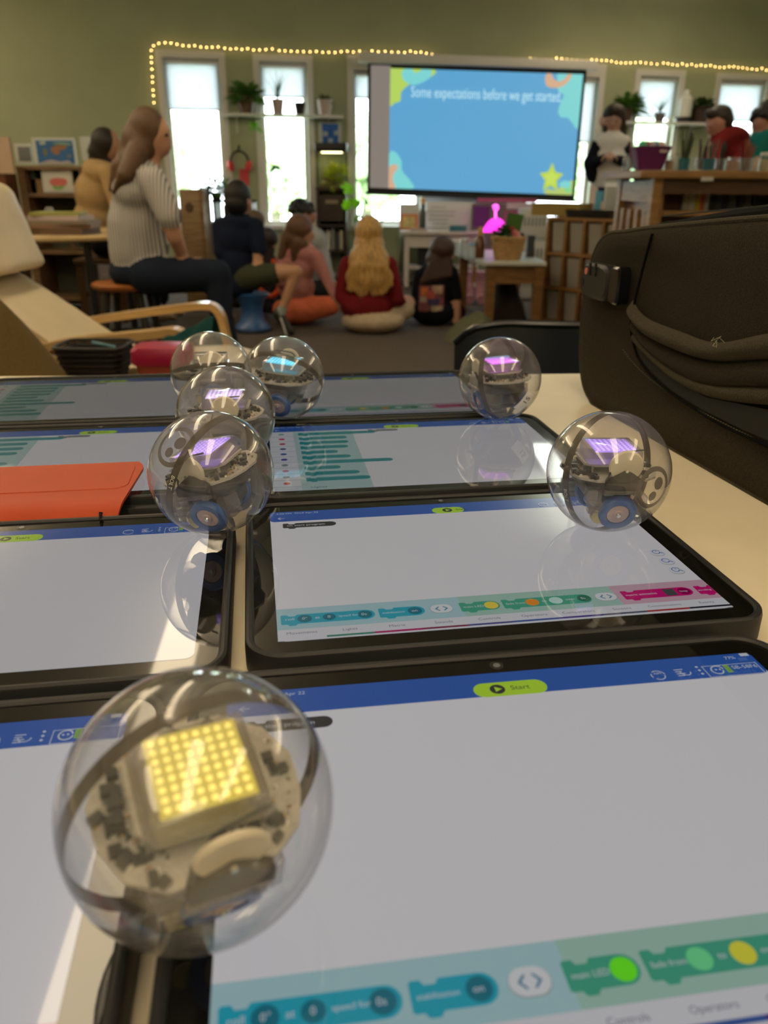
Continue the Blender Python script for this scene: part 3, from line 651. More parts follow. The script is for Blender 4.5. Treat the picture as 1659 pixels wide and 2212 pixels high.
# ------------------------------------------------------------------ dark fabric case on the table
m_bag = M('dark_olive_fabric', (.034, .028, .018), .92, var=.3, scale=900, bump=.35, spec=.15)
m_bagp = M('olive_piping', (.052, .044, .027), .85, var=.2, scale=700, bump=.3, spec=.2)
m_zip = M('black_zipper_tape', (.004, .004, .005), .9, spec=.08)
bd = Vector((-.207, .978, 0)).normalized(); bn = Vector((bd.y, -bd.x, 0))      # bn points away from the camera side
BP = Vector((.249, .655, TZ))
bag = thing('soft_case', 'dark olive fabric case with a combination lock standing at the right', 'case', (BP.x, BP.y, TZ), math.atan2(bd.y, bd.x) - PI)
# local frame: x towards the camera (minus s), y = out of the visible face ... work in world via bp()
def bp(s, z, off=0): return BP + bd * (s / 1000) - bn * (off / 1000) + Vector((0, 0, z / 1000))
outl = [(140, 1), (165, 5), (183, 16), (194, 36), (200, 62), (202, 95), (198, 122), (190, 145), (178, 160), (160, 168), (130, 171), (88, 176), (0, 184), (-71, 190), (-180, 198), (-260, 198), (-290, 180), (-300, 140), (-300, 40), (-285, 12), (-260, 2), (-128, 1), (0, 1)]
def bagloop(off, sh, dz=0):
    c = Vector((-50, 95)); out = []
    P_ = smooth_path([Vector((a, b)) for a, b in outl], 3, True)
    for p in P_:
        d_ = (p - c); L = d_.length; q = c + d_ * ((L - sh) / L); out.append(bp(q.x, max(q.y + dz, .5), off))
    return out
mb = MB(); mb.loft([bagloop(-2, 60), bagloop(2.5, 30), bagloop(3, 10), bagloop(1.5, 3), bagloop(0, 0)], cap0=True); 
mb.loft([bagloop(0, 0), bagloop(-20, -1), bagloop(-46, 1)], 0)
mb.loft([bagloop(-58, 1), bagloop(-150, 2), bagloop(-165, 14)], 0, cap1=True)
obj('fabric_shell', mb, m_bag, bag)
mb = MB(); mb.tube(bagloop(-1, -1.2), .0024, 8, closed=True); mb.tube(bagloop(-45, -1.5), .0022, 8, closed=True); obj('piping', mb, m_bagp, bag)
mb = MB(); mb.loft([bagloop(-38, 0), bagloop(-44, -5, 5), bagloop(-58, -9, 7), bagloop(-62, -7, 5), bagloop(-63, 0)]); obj('zipper_band', mb, m_zip, bag)
mb = MB()
L_ = [bp(s, 189.5 + (-s) * .105 if False else 176.5 + (88 - s) * .084 + 13.5, -50) for s in range(150, -256, -3)]
for p in L_: mb.box(p, (.0012, .004, .0012), math.atan2(bd.y, bd.x) + PI / 2)
obj('zipper_teeth', mb, M('zip_teeth', (.02, .02, .02), .5), bag, kind='stuff')
# vertical seam and panel bead
mb = MB(); mb.tube([bp(s, z, 4) for s, z in [(74, 173), (78, 160), (86, 130), (90, 112), (92, 96), (90, 88), (83, 78), (70, 66), (45, 56), (5, 48), (-60, 42), (-110, 42), (-200, 40)]], .0013, 6, sm=6); obj('seam', mb, m_zip, bag)
# padded handle straps and slot pocket
def strap(mb, top, bot, off, nn=5):
    a = smooth_path([Vector((s, z)) for s, z in top], 6); b = smooth_path([Vector((s, z)) for s, z in bot], 6)
    def g(u, v):
        i = u * (len(a) - 1); i0 = min(int(i), len(a) - 2); f = i - i0; p = a[i0].lerp(a[i0 + 1], f); q = b[i0].lerp(b[i0 + 1], f); r = p.lerp(q, v)
        e = min(1, u * 12); return bp(r.x, r.y, 3 + off * math.sin(PI * v) ** .6 * (.3 + .7 * e))
    mb.grid(g, 40, 8); return mb
mb = MB(); strap(mb, [(93, 116), (84, 108), (60, 102), (10, 100), (-40, 100), (-95, 116), (-150, 130)], [(92, 101), (82, 96), (60, 88), (10, 84), (-40, 86), (-95, 98), (-150, 110)], 9); obj('handle_pad', mb, m_bagp, bag, label='padded fabric handle')
mb = MB(); strap(mb, [(92, 100), (82, 95), (60, 87), (10, 83), (-40, 85), (-95, 97), (-150, 109)], [(88, 85), (78, 84), (60, 76), (10, 66), (-40, 66), (-95, 78), (-150, 90)], 5); obj('handle_base', mb, m_bag, bag)
mb = MB(); strap(mb, [(88, 86), (78, 84), (60, 78), (10, 68), (-40, 68), (-95, 78), (-150, 90)], [(85, 79), (76, 76), (58, 71), (10, 60), (-40, 58), (-95, 66), (-150, 78)], 4); obj('handle_edge', mb, m_bagp, bag)
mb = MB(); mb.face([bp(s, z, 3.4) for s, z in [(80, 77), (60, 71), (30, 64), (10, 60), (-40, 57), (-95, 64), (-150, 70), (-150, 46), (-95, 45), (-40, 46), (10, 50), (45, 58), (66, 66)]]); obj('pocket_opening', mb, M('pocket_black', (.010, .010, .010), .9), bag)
mb = MB()
for i in range(60):
    s = 100 - i * 3.4; z = 72 - 26 * (1 - math.exp(-(100 - s) / 60)) - 4; mb.box(bp(s, z, 4), (.0016, .0006, .0006), math.atan2(bd.y, bd.x))
obj('stitching', mb, M('stitch_olive', (.10, .09, .06), .8), bag, kind='stuff')
mb = MB(); rq = random.Random(2)
for i in range(4):
    a = bp(-52 + rq.uniform(-3, 3), 104 + rq.uniform(-2, 2), 12); mb.tube([a, a + Vector((rq.uniform(-.003, .003), -.002, rq.uniform(-.003, .003))), a + Vector((rq.uniform(-.006, .006), -.003, rq.uniform(-.006, .004)))], .00018, 4)
obj('loose_thread', mb, M('pale_thread', (.45, .42, .28), .8), bag)
# lock
lk = obj('combination_lock', MB().loft([[bp(s, z, o) for s, z in rrect(126, 108, 186, 141, 14, 6)] for o in (2, 12)] + [[bp(s, z, 15) for s, z in rrect(129, 111, 183, 138, 12, 6)]], cap1=True), M('lock_grey', (.024, .024, .025), .45, spec=.3), bag, label='black combination lock')
mb = MB(); mb.loft([[bp(s, z, o) for s, z in rrect(106, 108, 125, 142, 5, 4)] for o in (2, 12)] + [[bp(s, z, 14) for s, z in rrect(108, 110, 123, 140, 4, 4)]], cap1=True); obj('lock_clasp', mb, M('gloss_black', (.006, .006, .007), .2), lk)
mb = MB()
for s in (151, 163): mb.box(bp(s, 136, 15.6), (.0026, .0016, .012), math.atan2(bd.y, bd.x), rot=None)
obj('dial_slot', mb, M('slot_dark', (.003, .003, .003), .5), lk)
mb = MB(); mb.loft([[bp(171 + 3 * math.cos(a), 133 + 3.4 * math.sin(a), o) for a in [2 * PI * i / 12 for i in range(12)]] for o in (15, 15.8)], cap1=True); obj('red_mark', mb, M('red_mark', (.55, .16, .12), .5), lk, label='small red diamond mark')
mb = MB(); mb.loft([[bp(179 + 4 * math.cos(a), 122 + 4 * math.sin(a), o) for a in [2 * PI * i / 14 for i in range(14)]] for o in (13, 15.6)], cap1=True); obj('key_hole', mb, M('slot_dark'), lk)

# ------------------------------------------------------------------ dark plastic chair beyond the table
m_pl = M('navy_black_plastic', (.006, .009, .016), .28, spec=.5)
t = thing('plastic_chair', 'navy black moulded plastic chair pushed in at the far side of the table', 'chair', (.33, 1.25, 0), 0)
def gch(u, v):
    x = -.218 + .47 * u; zt = .7305 - max(0, abs(x) - .12) ** 2 * 2.2; z = .44 + (zt - .44) * v
    if abs(x) > .195: z -= (abs(x) - .195) * .6 * v
    return (x + .33, 1.30 - .06 * math.cos(x * 5) + (.05 * (1 - v)) * -1 + .02, z)
mb = MB(); mb.grid(gch, 36, 14, thick=.007); obj('backrest', mb, m_pl, t)
mb = MB(); mb.tube([gch(u / 30, 1) for u in range(31)], .006, 8); obj('top_rim', mb, m_pl, t)
mb = MB(); mb.grid(lambda u, v: (.10 + .46 * u, 1.29 + .36 * v, .44 - .03 * math.sin(PI * u) * math.sin(PI * v)), 16, 12, thick=.008); obj('seat', mb, m_pl, t)
for x in (.13, .53):
    for y in (1.32, 1.62):
        mb = MB(); mb.cyl((x, y, .44), (x + (x - .33) * .25, y + (y - 1.47) * .2, 0), .011); obj('leg', mb, M('chrome', (.6, .6, .6), .2, metal=1), t)

# ================================================================== PROJECTION SCREEN
SO = .12
def sp(px, py, off=0):      # a point on the hanging screen
    a = wp(0, 0, SO + .05 + off); v = ray(px, py); t = ((a - CAM).dot(WN)) / v.dot(WN); return CAM + v * t
t = thing('projection_screen', 'pull-down projection screen lit with a bright blue slide', 'screen', tuple(sp(1020, 430)))
TLs, TRs, BRs, BLs = (795, 137), (1267, 152), (1241, 431), (793, 414)
def lerp2(u, v):
    x0 = TLs[0] + (TRs[0] - TLs[0]) * u, TLs[1] + (TRs[1] - TLs[1]) * u; x1 = BLs[0] + (BRs[0] - BLs[0]) * u, BLs[1] + (BRs[1] - BLs[1]) * u
    return x0[0] + (x1[0] - x0[0]) * v, x0[1] + (x1[1] - x0[1]) * v
c4 = [sp(*TLs), sp(*TRs), sp(*BRs), sp(*BLs)]
def sq(u, v, off=0): return c4[0] * (1 - u) * (1 - v) + c4[1] * u * (1 - v) + c4[2] * u * v + c4[3] * (1 - u) * v - WN * off
mb = MB(); mb.loft([[p + WN * .012 for p in c4], c4], cap0=True, cap1=True); obj('screen_sheet', mb, M('black_border', (.006, .006, .006), .7), t, smooth=False)
def sflat(name, polys, off, parent=t, txt=None):
    mb = MB(); ms = []
    for poly, col, k in polys:
        m = M('slide_%.2f%.2f%.2f' % col, (.14, .14, .14), .8, emit=col, es=k, spec=.1)
        if m not in ms: ms.append(m)
        mb.face([sq(u, v, off) for u, v in poly], ms.index(m)); off += .0006
    for f in mb.b.faces:
        f.normal_update()
        if f.normal.dot(WN) > 0: f.normal_flip()
    return inst_world(mb.mesh(name, ms, smooth=False, fixn=False), name, parent)
def inst_world(me, name, parent):
    me.transform(chain_inv(parent)); o = bpy.data.objects.new(name, me); C.objects.link(o); o.parent = parent; return o
K = 1.0
sflat('glowing_margin', [(R(.012, .012, .10, .965), (.20, .17, .155), K)], .002)  # bare screen beside the slide; its pale tone is put in as glow
u0 = .098; AQ = (.17, .62, .62); SB_ = (.075, .34, .61); LG = (.42, .62, .10); PE = (.62, .38, .24)
sl = sflat('slide', [(R(u0, .03, .985, .965), SB_, K)], .003)
def bl(pts, n=5):
    o = [(p.x, p.y) for p in smooth_path([Vector((a, b)) for a, b in pts], n, True)]
    return [(min(.985, max(u0, x)), min(.965, max(.03, y))) for x, y in o] if max(a for a, b in pts) < 2 else o
sflat('slide_shape', [(bl([(u0, .03), (.29, .03), (.275, .09), (.20, .13), (.15, .20), (.145, .27), (.12, .29), (u0, .30)]), LG, K)], .004, sl)
sflat('slide_shape', [(bl([(.16, .035), (.19, .03), (.21, .06), (.245, .03), (.28, .035), (.275, .09), (.24, .13), (.20, .15), (.16, .12), (.148, .07)]), AQ, K)], .005, sl)
sflat('slide_shape', [(bl([(u0, .70), (.125, .67), (.155, .74), (.16, .82), (.20, .90), (.21, .962), (u0, .962)]), AQ, K)], .004, sl)
sflat('slide_shape', [(bl([(u0, .80), (.13, .77), (.138, .80), (.12, .85), (.118, .90), (.13, .962), (u0, .962)]), PE, K)], .005, sl)
sflat('slide_shape', [(bl([(.87, .03), (.985, .03), (.985, .42), (.955, .40), (.93, .36), (.895, .355), (.88, .31), (.89, .24), (.90, .19), (.87, .15), (.865, .08)]), AQ, K)], .004, sl)
ring_o = bl([(.81, .04), (.83, .03), (.85, .075), (.885, .085), (.915, .03), (.93, .045), (.91, .10), (.87, .135), (.82, .13), (.805, .08)]); sflat('slide_shape', [(ring_o, PE, K)], .006, sl)
star = []
for i in range(10):
    a = -PI / 2 + i * PI / 5; r = 1 if i % 2 == 0 else .5; star.append((.873 + .063 * r * math.cos(a), .835 + .125 * r * math.sin(a)))
sflat('slide_star', [(star, (.45, .62, .06), K), ([(.873 + (x - .873) * .62, .835 + (y - .835) * .62) for x, y in star], (.52, .70, .10), K)], .006, sl)
sflat('slide_shape', [(bl([(.85, .962), (.86, .92), (.90, .93), (.93, .89), (.96, .86), (.985, .85), (.985, .962)]), (.42, .56, .14), K)], .004, sl)
sflat('slide_shape', [(circ(.945, .88, .03), AQ, K)], .008, sl); sflat('slide_shape', [(circ(.962, .925, .02), (.20, .62, .25), K)], .009, sl)
tm = text_mesh('Some expectations before we get started.', 1.0, 'LEFT'); w_ = max(v.co.x for v in tm.vertices)
for v in tm.vertices:
    u = .19 + v.co.x / w_ * .70; vv = .205 - v.co.y * .115; v.co = sq(u, vv, .012)
tm.materials.append(M('slide_text', (.3, .3, .3), .8, emit=(.40, .66, .75), es=1.1)); inst_world(tm, 'lettering', sl)
mb = MB(); mb.box((c4[0] + c4[1]) / 2 + Vector((0, 0, .045)) + WN * .0, (2.36, .09, .085), AL, bev=.012); obj('screen_housing', mb, m_trim, t)
mb = MB(); mb.cyl(c4[3] + Vector((0, 0, -.012)) - WU * .02, c4[2] + Vector((0, 0, -.012)) + WU * .02, .014); obj('bottom_bar', mb, M('black_bar', (.01, .01, .01), .4), t)
mb = MB(); mb.box((c4[3] + c4[2]) / 2 + Vector((0, 0, -.040)) + WN * .03, (2.2, .012, .05), AL); 

# ------------------------------------------------------------------ string of little lights
pts = [(334, 236), (331, 200), (329, 160), (327, 120), (330, 99), (350, 93), (400, 97), (450, 102), (520, 106), (600, 108), (700, 113), (800, 112), (900, 113), (950, 120), (1030, 128), (1100, 127), (1160, 126), (1240, 128), (1320, 133), (1400, 137), (1500, 141), (1600, 147), (1690, 152)]
def spw(px, py, off=.03):
    a = wp(0, 0, off); v = ray(px, py); return CAM + v * ((a - CAM).dot(WN) / v.dot(WN))
P_ = [spw(*p) for p in pts]
t = thing('string_lights', 'string of tiny warm lights running above the windows and down the left frame', 'string lights', tuple(P_[0]))
mb = MB(); mb.tube(P_, .0018, 5, sm=6); obj('wire', mb, M('copper_wire', (.35, .22, .10), .4), t)
mb = MB(); mb.ell((0, 0, 0), .0045, 8); bulb = mb.mesh('bulb', M('tiny_warm_bulb', (1, .8, .4), .5, emit=(1.0, .66, .22), es=16))
D_ = smooth_path(P_, 30); acc = 0; nb = 0
for a, b in zip(D_, D_[1:]):
    acc += (b - a).length
    if acc > .050:
        acc = 0; nb += 1
        if 950 < 829 + (b - CAM).x / (b - CAM).dot(_F) * FPX < 1115 and nb % 5: continue
        inst(bulb, 'bulb', t, Matrix.Translation(b - P_[0] - WN * .008 + Vector((0, 0, random.uniform(-.008, .008)))))

# ================================================================== generic furniture
def wbox(name, label, cat, c, d, mat, rz=0, group=None, bev=0):
    o = obj(name, MB().box((0, 0, d[2] / 2), d, bev=bev), mat); o.location = c; o.rotation_euler = (0, 0, rz)
    return tag(o, label, cat, group)
def leafy(mb, c, n, r, ll, lw, up=.5, seed=1, mi=0, droop=.3):
    q = random.Random(seed)
    for i in range(n):
        a = q.uniform(0, 2 * PI); e = q.uniform(-.2, 1.2) * up; rad = r * q.uniform(.15, 1)
        d = Vector((math.cos(a) * math.cos(e), math.sin(a) * math.cos(e), math.sin(e))); p = Vector(c) + d * rad
        L = ll * q.uniform(.7, 1.2); s = d.cross(Vector((0, 0, 1)))
        s = s.normalized() if s.length > .01 else Vector((1, 0, 0)); dn = Vector((0, 0, -droop * L))
        W_ = lw * q.uniform(.7, 1.2)
        vs = [mb.b.verts.new(x) for x in (p, p + d * L * .4 + s * W_ / 2, p + d * L + dn, p + d * L * .4 - s * W_ / 2)]
        f = mb.b.faces.new(vs); f.material_index = mi
    return mb
def blades(mb, c, n, L, wd, spread, seed=1, mi=0):
    q = random.Random(seed)
    for i in range(n):
        a = q.uniform(0, 2 * PI); k = q.uniform(.2, 1) * spread; d = Vector((math.cos(a), math.sin(a), 0)); s = Vector((-d.y, d.x, 0)) * wd / 2
        pr = None
        for j in range(5):
            t_ = j / 4; p = Vector(c) + d * k * t_ ** 1.6 * L + Vector((0, 0, L * t_ * (1 - .35 * k * t_))); ww = s * (1 - t_ * .9)
            v = [mb.b.verts.new(p - ww), mb.b.verts.new(p + ww)]
            if pr: mb.b.faces.new([pr[0], pr[1], v[1], v[0]]).material_index = mi
            pr = v
    return mb
def leafm(key, col):
    if key in _mc: return _mc[key]
    m = M(key, col, .5, var=.3, scale=30); nt = m.node_tree; b = nt.nodes['Principled BSDF']; o = nt.nodes['Material Output']
    tl = nt.nodes.new('ShaderNodeBsdfTranslucent'); tl.inputs[0].default_value = (col[0] * 1.6, col[1] * 1.6, col[2], 1); x = nt.nodes.new('ShaderNodeMixShader'); x.inputs[0].default_value = .35
    nt.links.new(b.outputs[0], x.inputs[1]); nt.links.new(tl.outputs[0], x.inputs[2]); nt.links.new(x.outputs[0], o.inputs[0]); return m
m_lf = leafm('leaf_dark_green', (.035, .085, .018)); m_lf2 = leafm('leaf_bright_green', (.16, .42, .01)); m_lf3 = leafm('leaf_mid_green', (.07, .17, .03)); m_soil = M('soil', (.03, .02, .015), .95)
def potted(name, label, p, pot_r, pot_h, potm, kind, n=60, L=.1, wd=.03, spread=.8, leafmat=None, seed=1, r=.06, group=None, rib=False, lift=0):
    t = thing(name, label, 'plant', tuple(p), 0, group)
    mb = MB(); mb.lathe([(pot_r * .72, 0), (pot_r * .86, pot_h * .5), (pot_r, pot_h), (pot_r * .9, pot_h), (pot_r * .86, pot_h * .9)], seg=12 if rib else 24, cap=False); mb.lathe([(0, 0), (pot_r * .72, 0)]); obj('pot', mb, potm, t, world=False)
    mb = MB(); mb.lathe([(0, pot_h * .88), (pot_r * .87, pot_h * .88)], cap=False); obj('soil', mb, m_soil, t, world=False)
    if kind:
        mb = MB()
        if kind == 'leafy': leafy(mb, (0, 0, pot_h * .9 + lift), n, r, L, wd, .9, seed)
        elif kind == 'blades': blades(mb, (0, 0, pot_h * .88), n, L, wd, spread, seed)
        obj('foliage', mb, leafmat or m_lf, t, world=False, kind='stuff', smooth=False)
    return t

# ------------------------------------------------------------------ wall shelves with plants
def wallshelf(px0, px1, py, lab, th_=.022, dep=.2):
    a = spw(px0, py, dep); b = spw(px1, py + (px1 - px0) * .038, dep); z = (a.z + b.z) / 2
    s0, s1 = (a - WA).dot(WU), (b - WA).dot(WU)
    t = thing('wall_shelf', lab, 'shelf', tuple(wp((s0 + s1) / 2, z)))
    mb = MB(); slab(mb, s0, s1, z - th_, z, .02, dep); obj('shelf_board', mb, M('white_shelf', (.75, .74, .74), .35), t, smooth=False)
    for s in (s0 + .12, s1 - .12):
        mb = MB(); mb.tube([wp(s, z - .16, .025), wp(s, z - .03, .025), wp(s, z - .03, .15)], .007, 6); obj('bracket', mb, m_trim, t)
    return z
zs = wallshelf(482, 742, 241, 'white shelf of potted plants across the second window')
zr = wallshelf(1338, 1535, 259, 'white shelf of potted plants across the window behind the teacher')
def onshelf(px, z, dep=.11):
    a = wp(0, 0, dep); v = ray(px, 250); q = CAM + v * ((a - CAM).dot(WN) / v.dot(WN)); return Vector((q.x, q.y, z))
m_terra = M('brown_pot', (.13, .075, .045), .6); m_wpot = M('pale_pink_pot', (.50, .42, .38), .5); m_bpot = M('black_pot', (.01, .01, .012), .4)
g_ = 'potted plants on the wall shelves'
potted('trailing_plant', 'leafy dark green plant in a brown pot, leftmost on the left wall shelf', onshelf(533, zs), .085, .14, m_terra, 'leafy', 150, .12, .055, r=.13, leafmat=m_lf3, group=g_)
potted('spiky_plant', 'spiky grey green plant in a pale pot before the second window', onshelf(601, zs), .060, .13, m_wpot, 'blades', 26, .27, .012, 1.0, leafmat=leafm('leaf_grey_green', (.10, .16, .13)), group=g_)
potted('small_pot', 'small black pot between the two pale pots', onshelf(648, zs), .055, .105, m_bpot, None, group=g_)
potted('fern', 'fine green plant in a ribbed pale pot, rightmost on the left wall shelf', onshelf(702, zs), .075, .135, m_wpot, 'leafy', 120, .05, .014, r=.05, leafmat=m_lf, rib=True, group=g_)
mb = MB(); q = onshelf(545, zs, .215); mb.tube([q, q + Vector((.01, -.01, -.08)), q + Vector((.03, 0, -.16))], .003, 5); leafy(mb, q + Vector((.02, -.02, -.13)), 22, .03, .07, .05, 1, 5)
o = obj('trailing_vine', mb, m_lf2, kind=None, loc=tuple(q)); tag(o, 'short bright vine hanging below the left wall shelf', 'vine')
potted('trailing_plant', 'leafy plant behind the teacher, leftmost on the right wall shelf', onshelf(1352, zr), .07, .12, m_terra, 'leafy', 120, .13, .06, r=.11, leafmat=m_lf3, seed=4, group=g_)
potted('feathery_plant', 'feathery grey plant in a small grey pot on the right wall shelf', onshelf(1425, zr), .055, .085, M('grey_pot', (.12, .115, .11), .6), 'blades', 18, .2, .012, 1.3, leafmat=leafm('leaf_grey_green', (.1, .16, .13)), seed=6, group=g_)
potted('hanging_planter', 'plant in a dark pot at the right end of the right wall shelf', onshelf(1515, zr), .10, .15, M('dark_brown_pot', (.06, .035, .03), .6), 'leafy', 110, .08, .04, r=.09, leafmat=m_lf, seed=8, group=g_)
t = thing('white_jug', 'white covered jar on a dark base on the right wall shelf', 'jar', tuple(onshelf(1478, zr)))
mb = MB(); mb.lathe([(0, 0), (.09, 0), (.09, .05), (0, .05)]); obj('base', mb, m_bpot, t, world=False)
mb = MB(); mb.lathe([(0, .05), (.065, .05), (.07, .12), (.07, .22), (.03, .26), (.025, .30), (0, .30)]); obj('jar_body', mb, M('white_ceramic', (.75, .75, .72), .3), t, world=False)

# hanging headphones, red paper, blue picture
t = thing('headphones', 'red and black ear defenders hanging on the green wall by the window', 'headphones', tuple(wp(.83, 1.10)))
p = spw(517, 350, .05); mb = MB(); mb.tube([p + WU * (.085 * math.sin(a)) + Vector((0, 0, .095 * math.cos(a))) for a in [math.radians(k) for k in range(-105, 106, 15)]], .009, 8); obj('headband', mb, m_bpot, t)
for s in (-1, 1):
    mb = MB(); mb.ell(p + WU * (.085 * s) + Vector((0, 0, -.035)), (.03, .028, .05), 16, rot=Euler((0, .25 * s, 0))); obj('ear_cup', mb, M('coral_red', (.75, .05, .06), .4), t)
mb = MB(); mb.tube([p + Vector((0, 0, .10)), p + Vector((0, .03, .145))], .008, 6); obj('hook', mb, m_bpot, t)
def wallcard(name, lab, cat, px0, py0, px1, py1, mat, off=.012, th_=.004):
    a, b = spw(px0, py0, off), spw(px1, py1, off); s0, s1 = (a - WA).dot(WU), (b - WA).dot(WU)
    mb = MB(); slab(mb, s0, s1, b.z, a.z, off - th_, off); o = obj(name, mb, mat, loc=tuple(wp((s0 + s1) / 2, b.z, off)), smooth=False); return tag(o, lab, cat)
wallcard('red_paper', 'red sheet of paper pinned below the hanging ear defenders', 'paper', 517, 365, 539, 402, M('red_paper', (.70, .08, .09), .8))
t = thing('blue_picture', 'blue picture in a pale frame hanging under the left wall shelf', 'picture', tuple(spw(712, 310, .03)))
def wcard(parent, name, px0, py0, px1, py1, mat, off=.012, th_=.004):
    a, b = spw(px0, py0, off), spw(px1, py1, off); s0, s1 = (a - WA).dot(WU), (b - WA).dot(WU)
    mb = MB(); slab(mb, s0, s1, b.z, a.z, off - th_, off); return obj(name, mb, mat, parent, smooth=False)
wcard(t, 'frame', 689, 264, 738, 314, M('pale_frame', (.6, .62, .65), .5), .04, .03)
wcard(t, 'print', 696, 267, 731, 311, M('blue_print', (.02, .12, .50), .6, var=.3, scale=14), .046)
for k, (x, y) in enumerate(((703, 290), (727, 288), (714, 305))): wcard(t, 'print_figure', x - 5, y - 6, x + 5, y + 4, M('print_pale', (.42, .5, .6), .7), .05)

# ------------------------------------------------------------------ dark bookcase with the planted tank
def at3(px, py, Y): return at(px, py, Y)
Yb = 8.25
a = at(684, 405, Yb); b = at(748, 405, Yb); bw = b.x - a.x; zt = a.z
m_dw = wood('dark_walnut', (.035, .018, .014))
t = thing('dark_bookcase', 'narrow dark brown bookcase under the planted tank', 'bookcase', ((a.x + b.x) / 2, Yb + .15, 0))
for nm, c, d in (('side_panel', (-bw / 2 + .01, 0, zt / 2), (.02, .30, zt)), ('side_panel', (bw / 2 - .01, 0, zt / 2), (.02, .30, zt)), ('top_board', (0, 0, zt - .012), (bw + .02, .32, .024)), ('back_panel', (0, .14, zt / 2), (bw, .012, zt)),
                 ('shelf', (0, 0, .05), (bw - .04, .28, .02)), ('shelf', (0, 0, zt * .36), (bw - .04, .28, .02)), ('shelf', (0, 0, zt * .62), (bw - .04, .28, .02)), ('drawer_front', (0, -.148, zt * .80), (bw - .05, .016, zt * .26))):
    obj(nm, MB().box(c, d), m_dw, t, world=False, smooth=False)
obj('label_plate', MB().box((0, -.16, zt * .86), (.12, .006, .035)), M('brass_plate', (.30, .22, .15), .4), t, world=False)
for k in range(5):
    h = .16 + .02 * (k % 3); wbox('book', ['thin pale book', 'white book', 'grey book', 'thin dark grey book', 'cream book'][k] + ' standing in the narrow dark bookcase, %s along' % ['first', 'second', 'third', 'fourth', 'last'][k], 'book', (a.x + .06 + k * .042, Yb + .12, zt * .36 + .01), (.028, .14, h), M('bk%d' % k, [(.45, .42, .40), (.65, .65, .62), (.3, .3, .3), (.08, .08, .09), (.6, .55, .45)][k], .7), group='books in the dark bookcase')
t = thing('planted_tank', 'glass tank of yellow green plants under a black lamp hood', 'tank', ((a.x + b.x) / 2, Yb + .14, zt))
hz = at(712, 325, Yb).z - zt
mb = MB(); mb.box((0, 0, hz * .45), (bw - .02, .24, hz * .88)); obj('glass_tank', mb, thin('tank_glass', (.9, .93, .88), boost=.6), t, world=False, smooth=False)
mb = MB(); mb.box((0, 0, hz + .03), (bw + .02, .26, .075), bev=.008); obj('lamp_hood', mb, m_bpot, t, world=False)
for sx in (-1, 1): obj('hood_post', MB().box((sx * (bw / 2 + .002), 0, hz * .5), (.012, .03, hz)), m_bpot, t, world=False)
obj('lamp_strip', MB().box((0, 0, hz - .012), (bw * .7, .05, .008)), M('tank_light', (1, 1, 1), emit=(1, .85, .45), es=6), t, world=False)
mb = MB(); leafy(mb, (0, 0, .04), 170, .10, .12, .02, 1.3, 11); leafy(mb, (.05, 0, .14), 80, .07, .09, .025, .8, 12); obj('water_plants', mb, leafm('leaf_yellow', (.38, .42, .02)), t, world=False, kind='stuff', smooth=False)
mb = MB(); mb.ell((-.05, -.02, .05), (.05, .05, .045), 10); mb.ell((.02, 0, .10), (.03, .03, .05), 8); obj('rock', mb, M('tank_rock', (.25, .17, .08), .8, var=.3), t, world=False)
obj('gravel', MB().box((0, 0, .015), (bw - .04, .22, .025)), M('gravel', (.20, .15, .10), .9, var=.4, scale=90), t, world=False, kind='stuff')
# big leaves beside it
p = at(770, 600, 8.1); p.z = 0
t = thing('monstera', 'large split-leaf plant with bright green leaves below the projection screen', 'plant', tuple(p))
mb = MB(); mb.lathe([(.10, 0), (.14, .26), (.13, .26), (.12, .22), (0, .22)]); obj('pot', mb, M('sage_pot', (.25, .27, .17), .6), t, world=False)
def bigleaf(c, sz, rot, notch=True):
    mb = MB(); n = 22; poly = []
    for i in range(n):
        a = 2 * PI * i / n; r = (1 - .35 * math.cos(a)) * (1 if not notch or i % 3 else .62); poly.append((r * math.cos(a) * .8 * sz, r * math.sin(a) * .62 * sz))
    Q = rot.to_matrix()
    mb.face([Vector(c) + Q @ Vector((x, y, -.25 * (x * x + y * y) / sz)) for x, y in poly]); return mb
spots_ = [(758, 408, .10, (1.2, .2, .8)), (772, 440, .09, (1.0, .5, .2)), (790, 430, .09, (.7, -.4, 1.9)), (748, 445, .08, (1.1, .9, 2.7)), (805, 470, .11, (.5, .2, .3)), (826, 475, .11, (.35, .3, 1.2)), (842, 468, .10, (.5, -.3, 2.4)), (785, 478, .10, (.4, -.1, .9)), (768, 470, .09, (.9, .2, 4.2))]
for k, (x, y, s_, e) in enumerate(spots_):
    q = at(x, y, 8.0 + .06 * (k % 3)); lf = obj('leaf', bigleaf(q, s_, Euler(e)), m_lf2 if k in (0, 1, 3, 5, 8) else m_lf3, t)
    mb = MB(); mb.tube([p + Vector((0, 0, .22)), (p + Vector((0, 0, .22))).lerp(q, .5) + Vector((0, 0, .10)), q], .005, 5, sm=3); obj('stem', mb, m_lf3, t)
# sage planter and low wall box at its right
mb = MB(); q0 = at(828, 480, 8.3); q1 = at(868, 600, 8.3)
wbox('sage_cabinet', 'sage green cabinet beside the white board table', 'cabinet', ((q0.x + q1.x) / 2 - .06, 8.36, 0), (.24, .22, .56), M('sage_paint', (.26, .28, .18), .7))

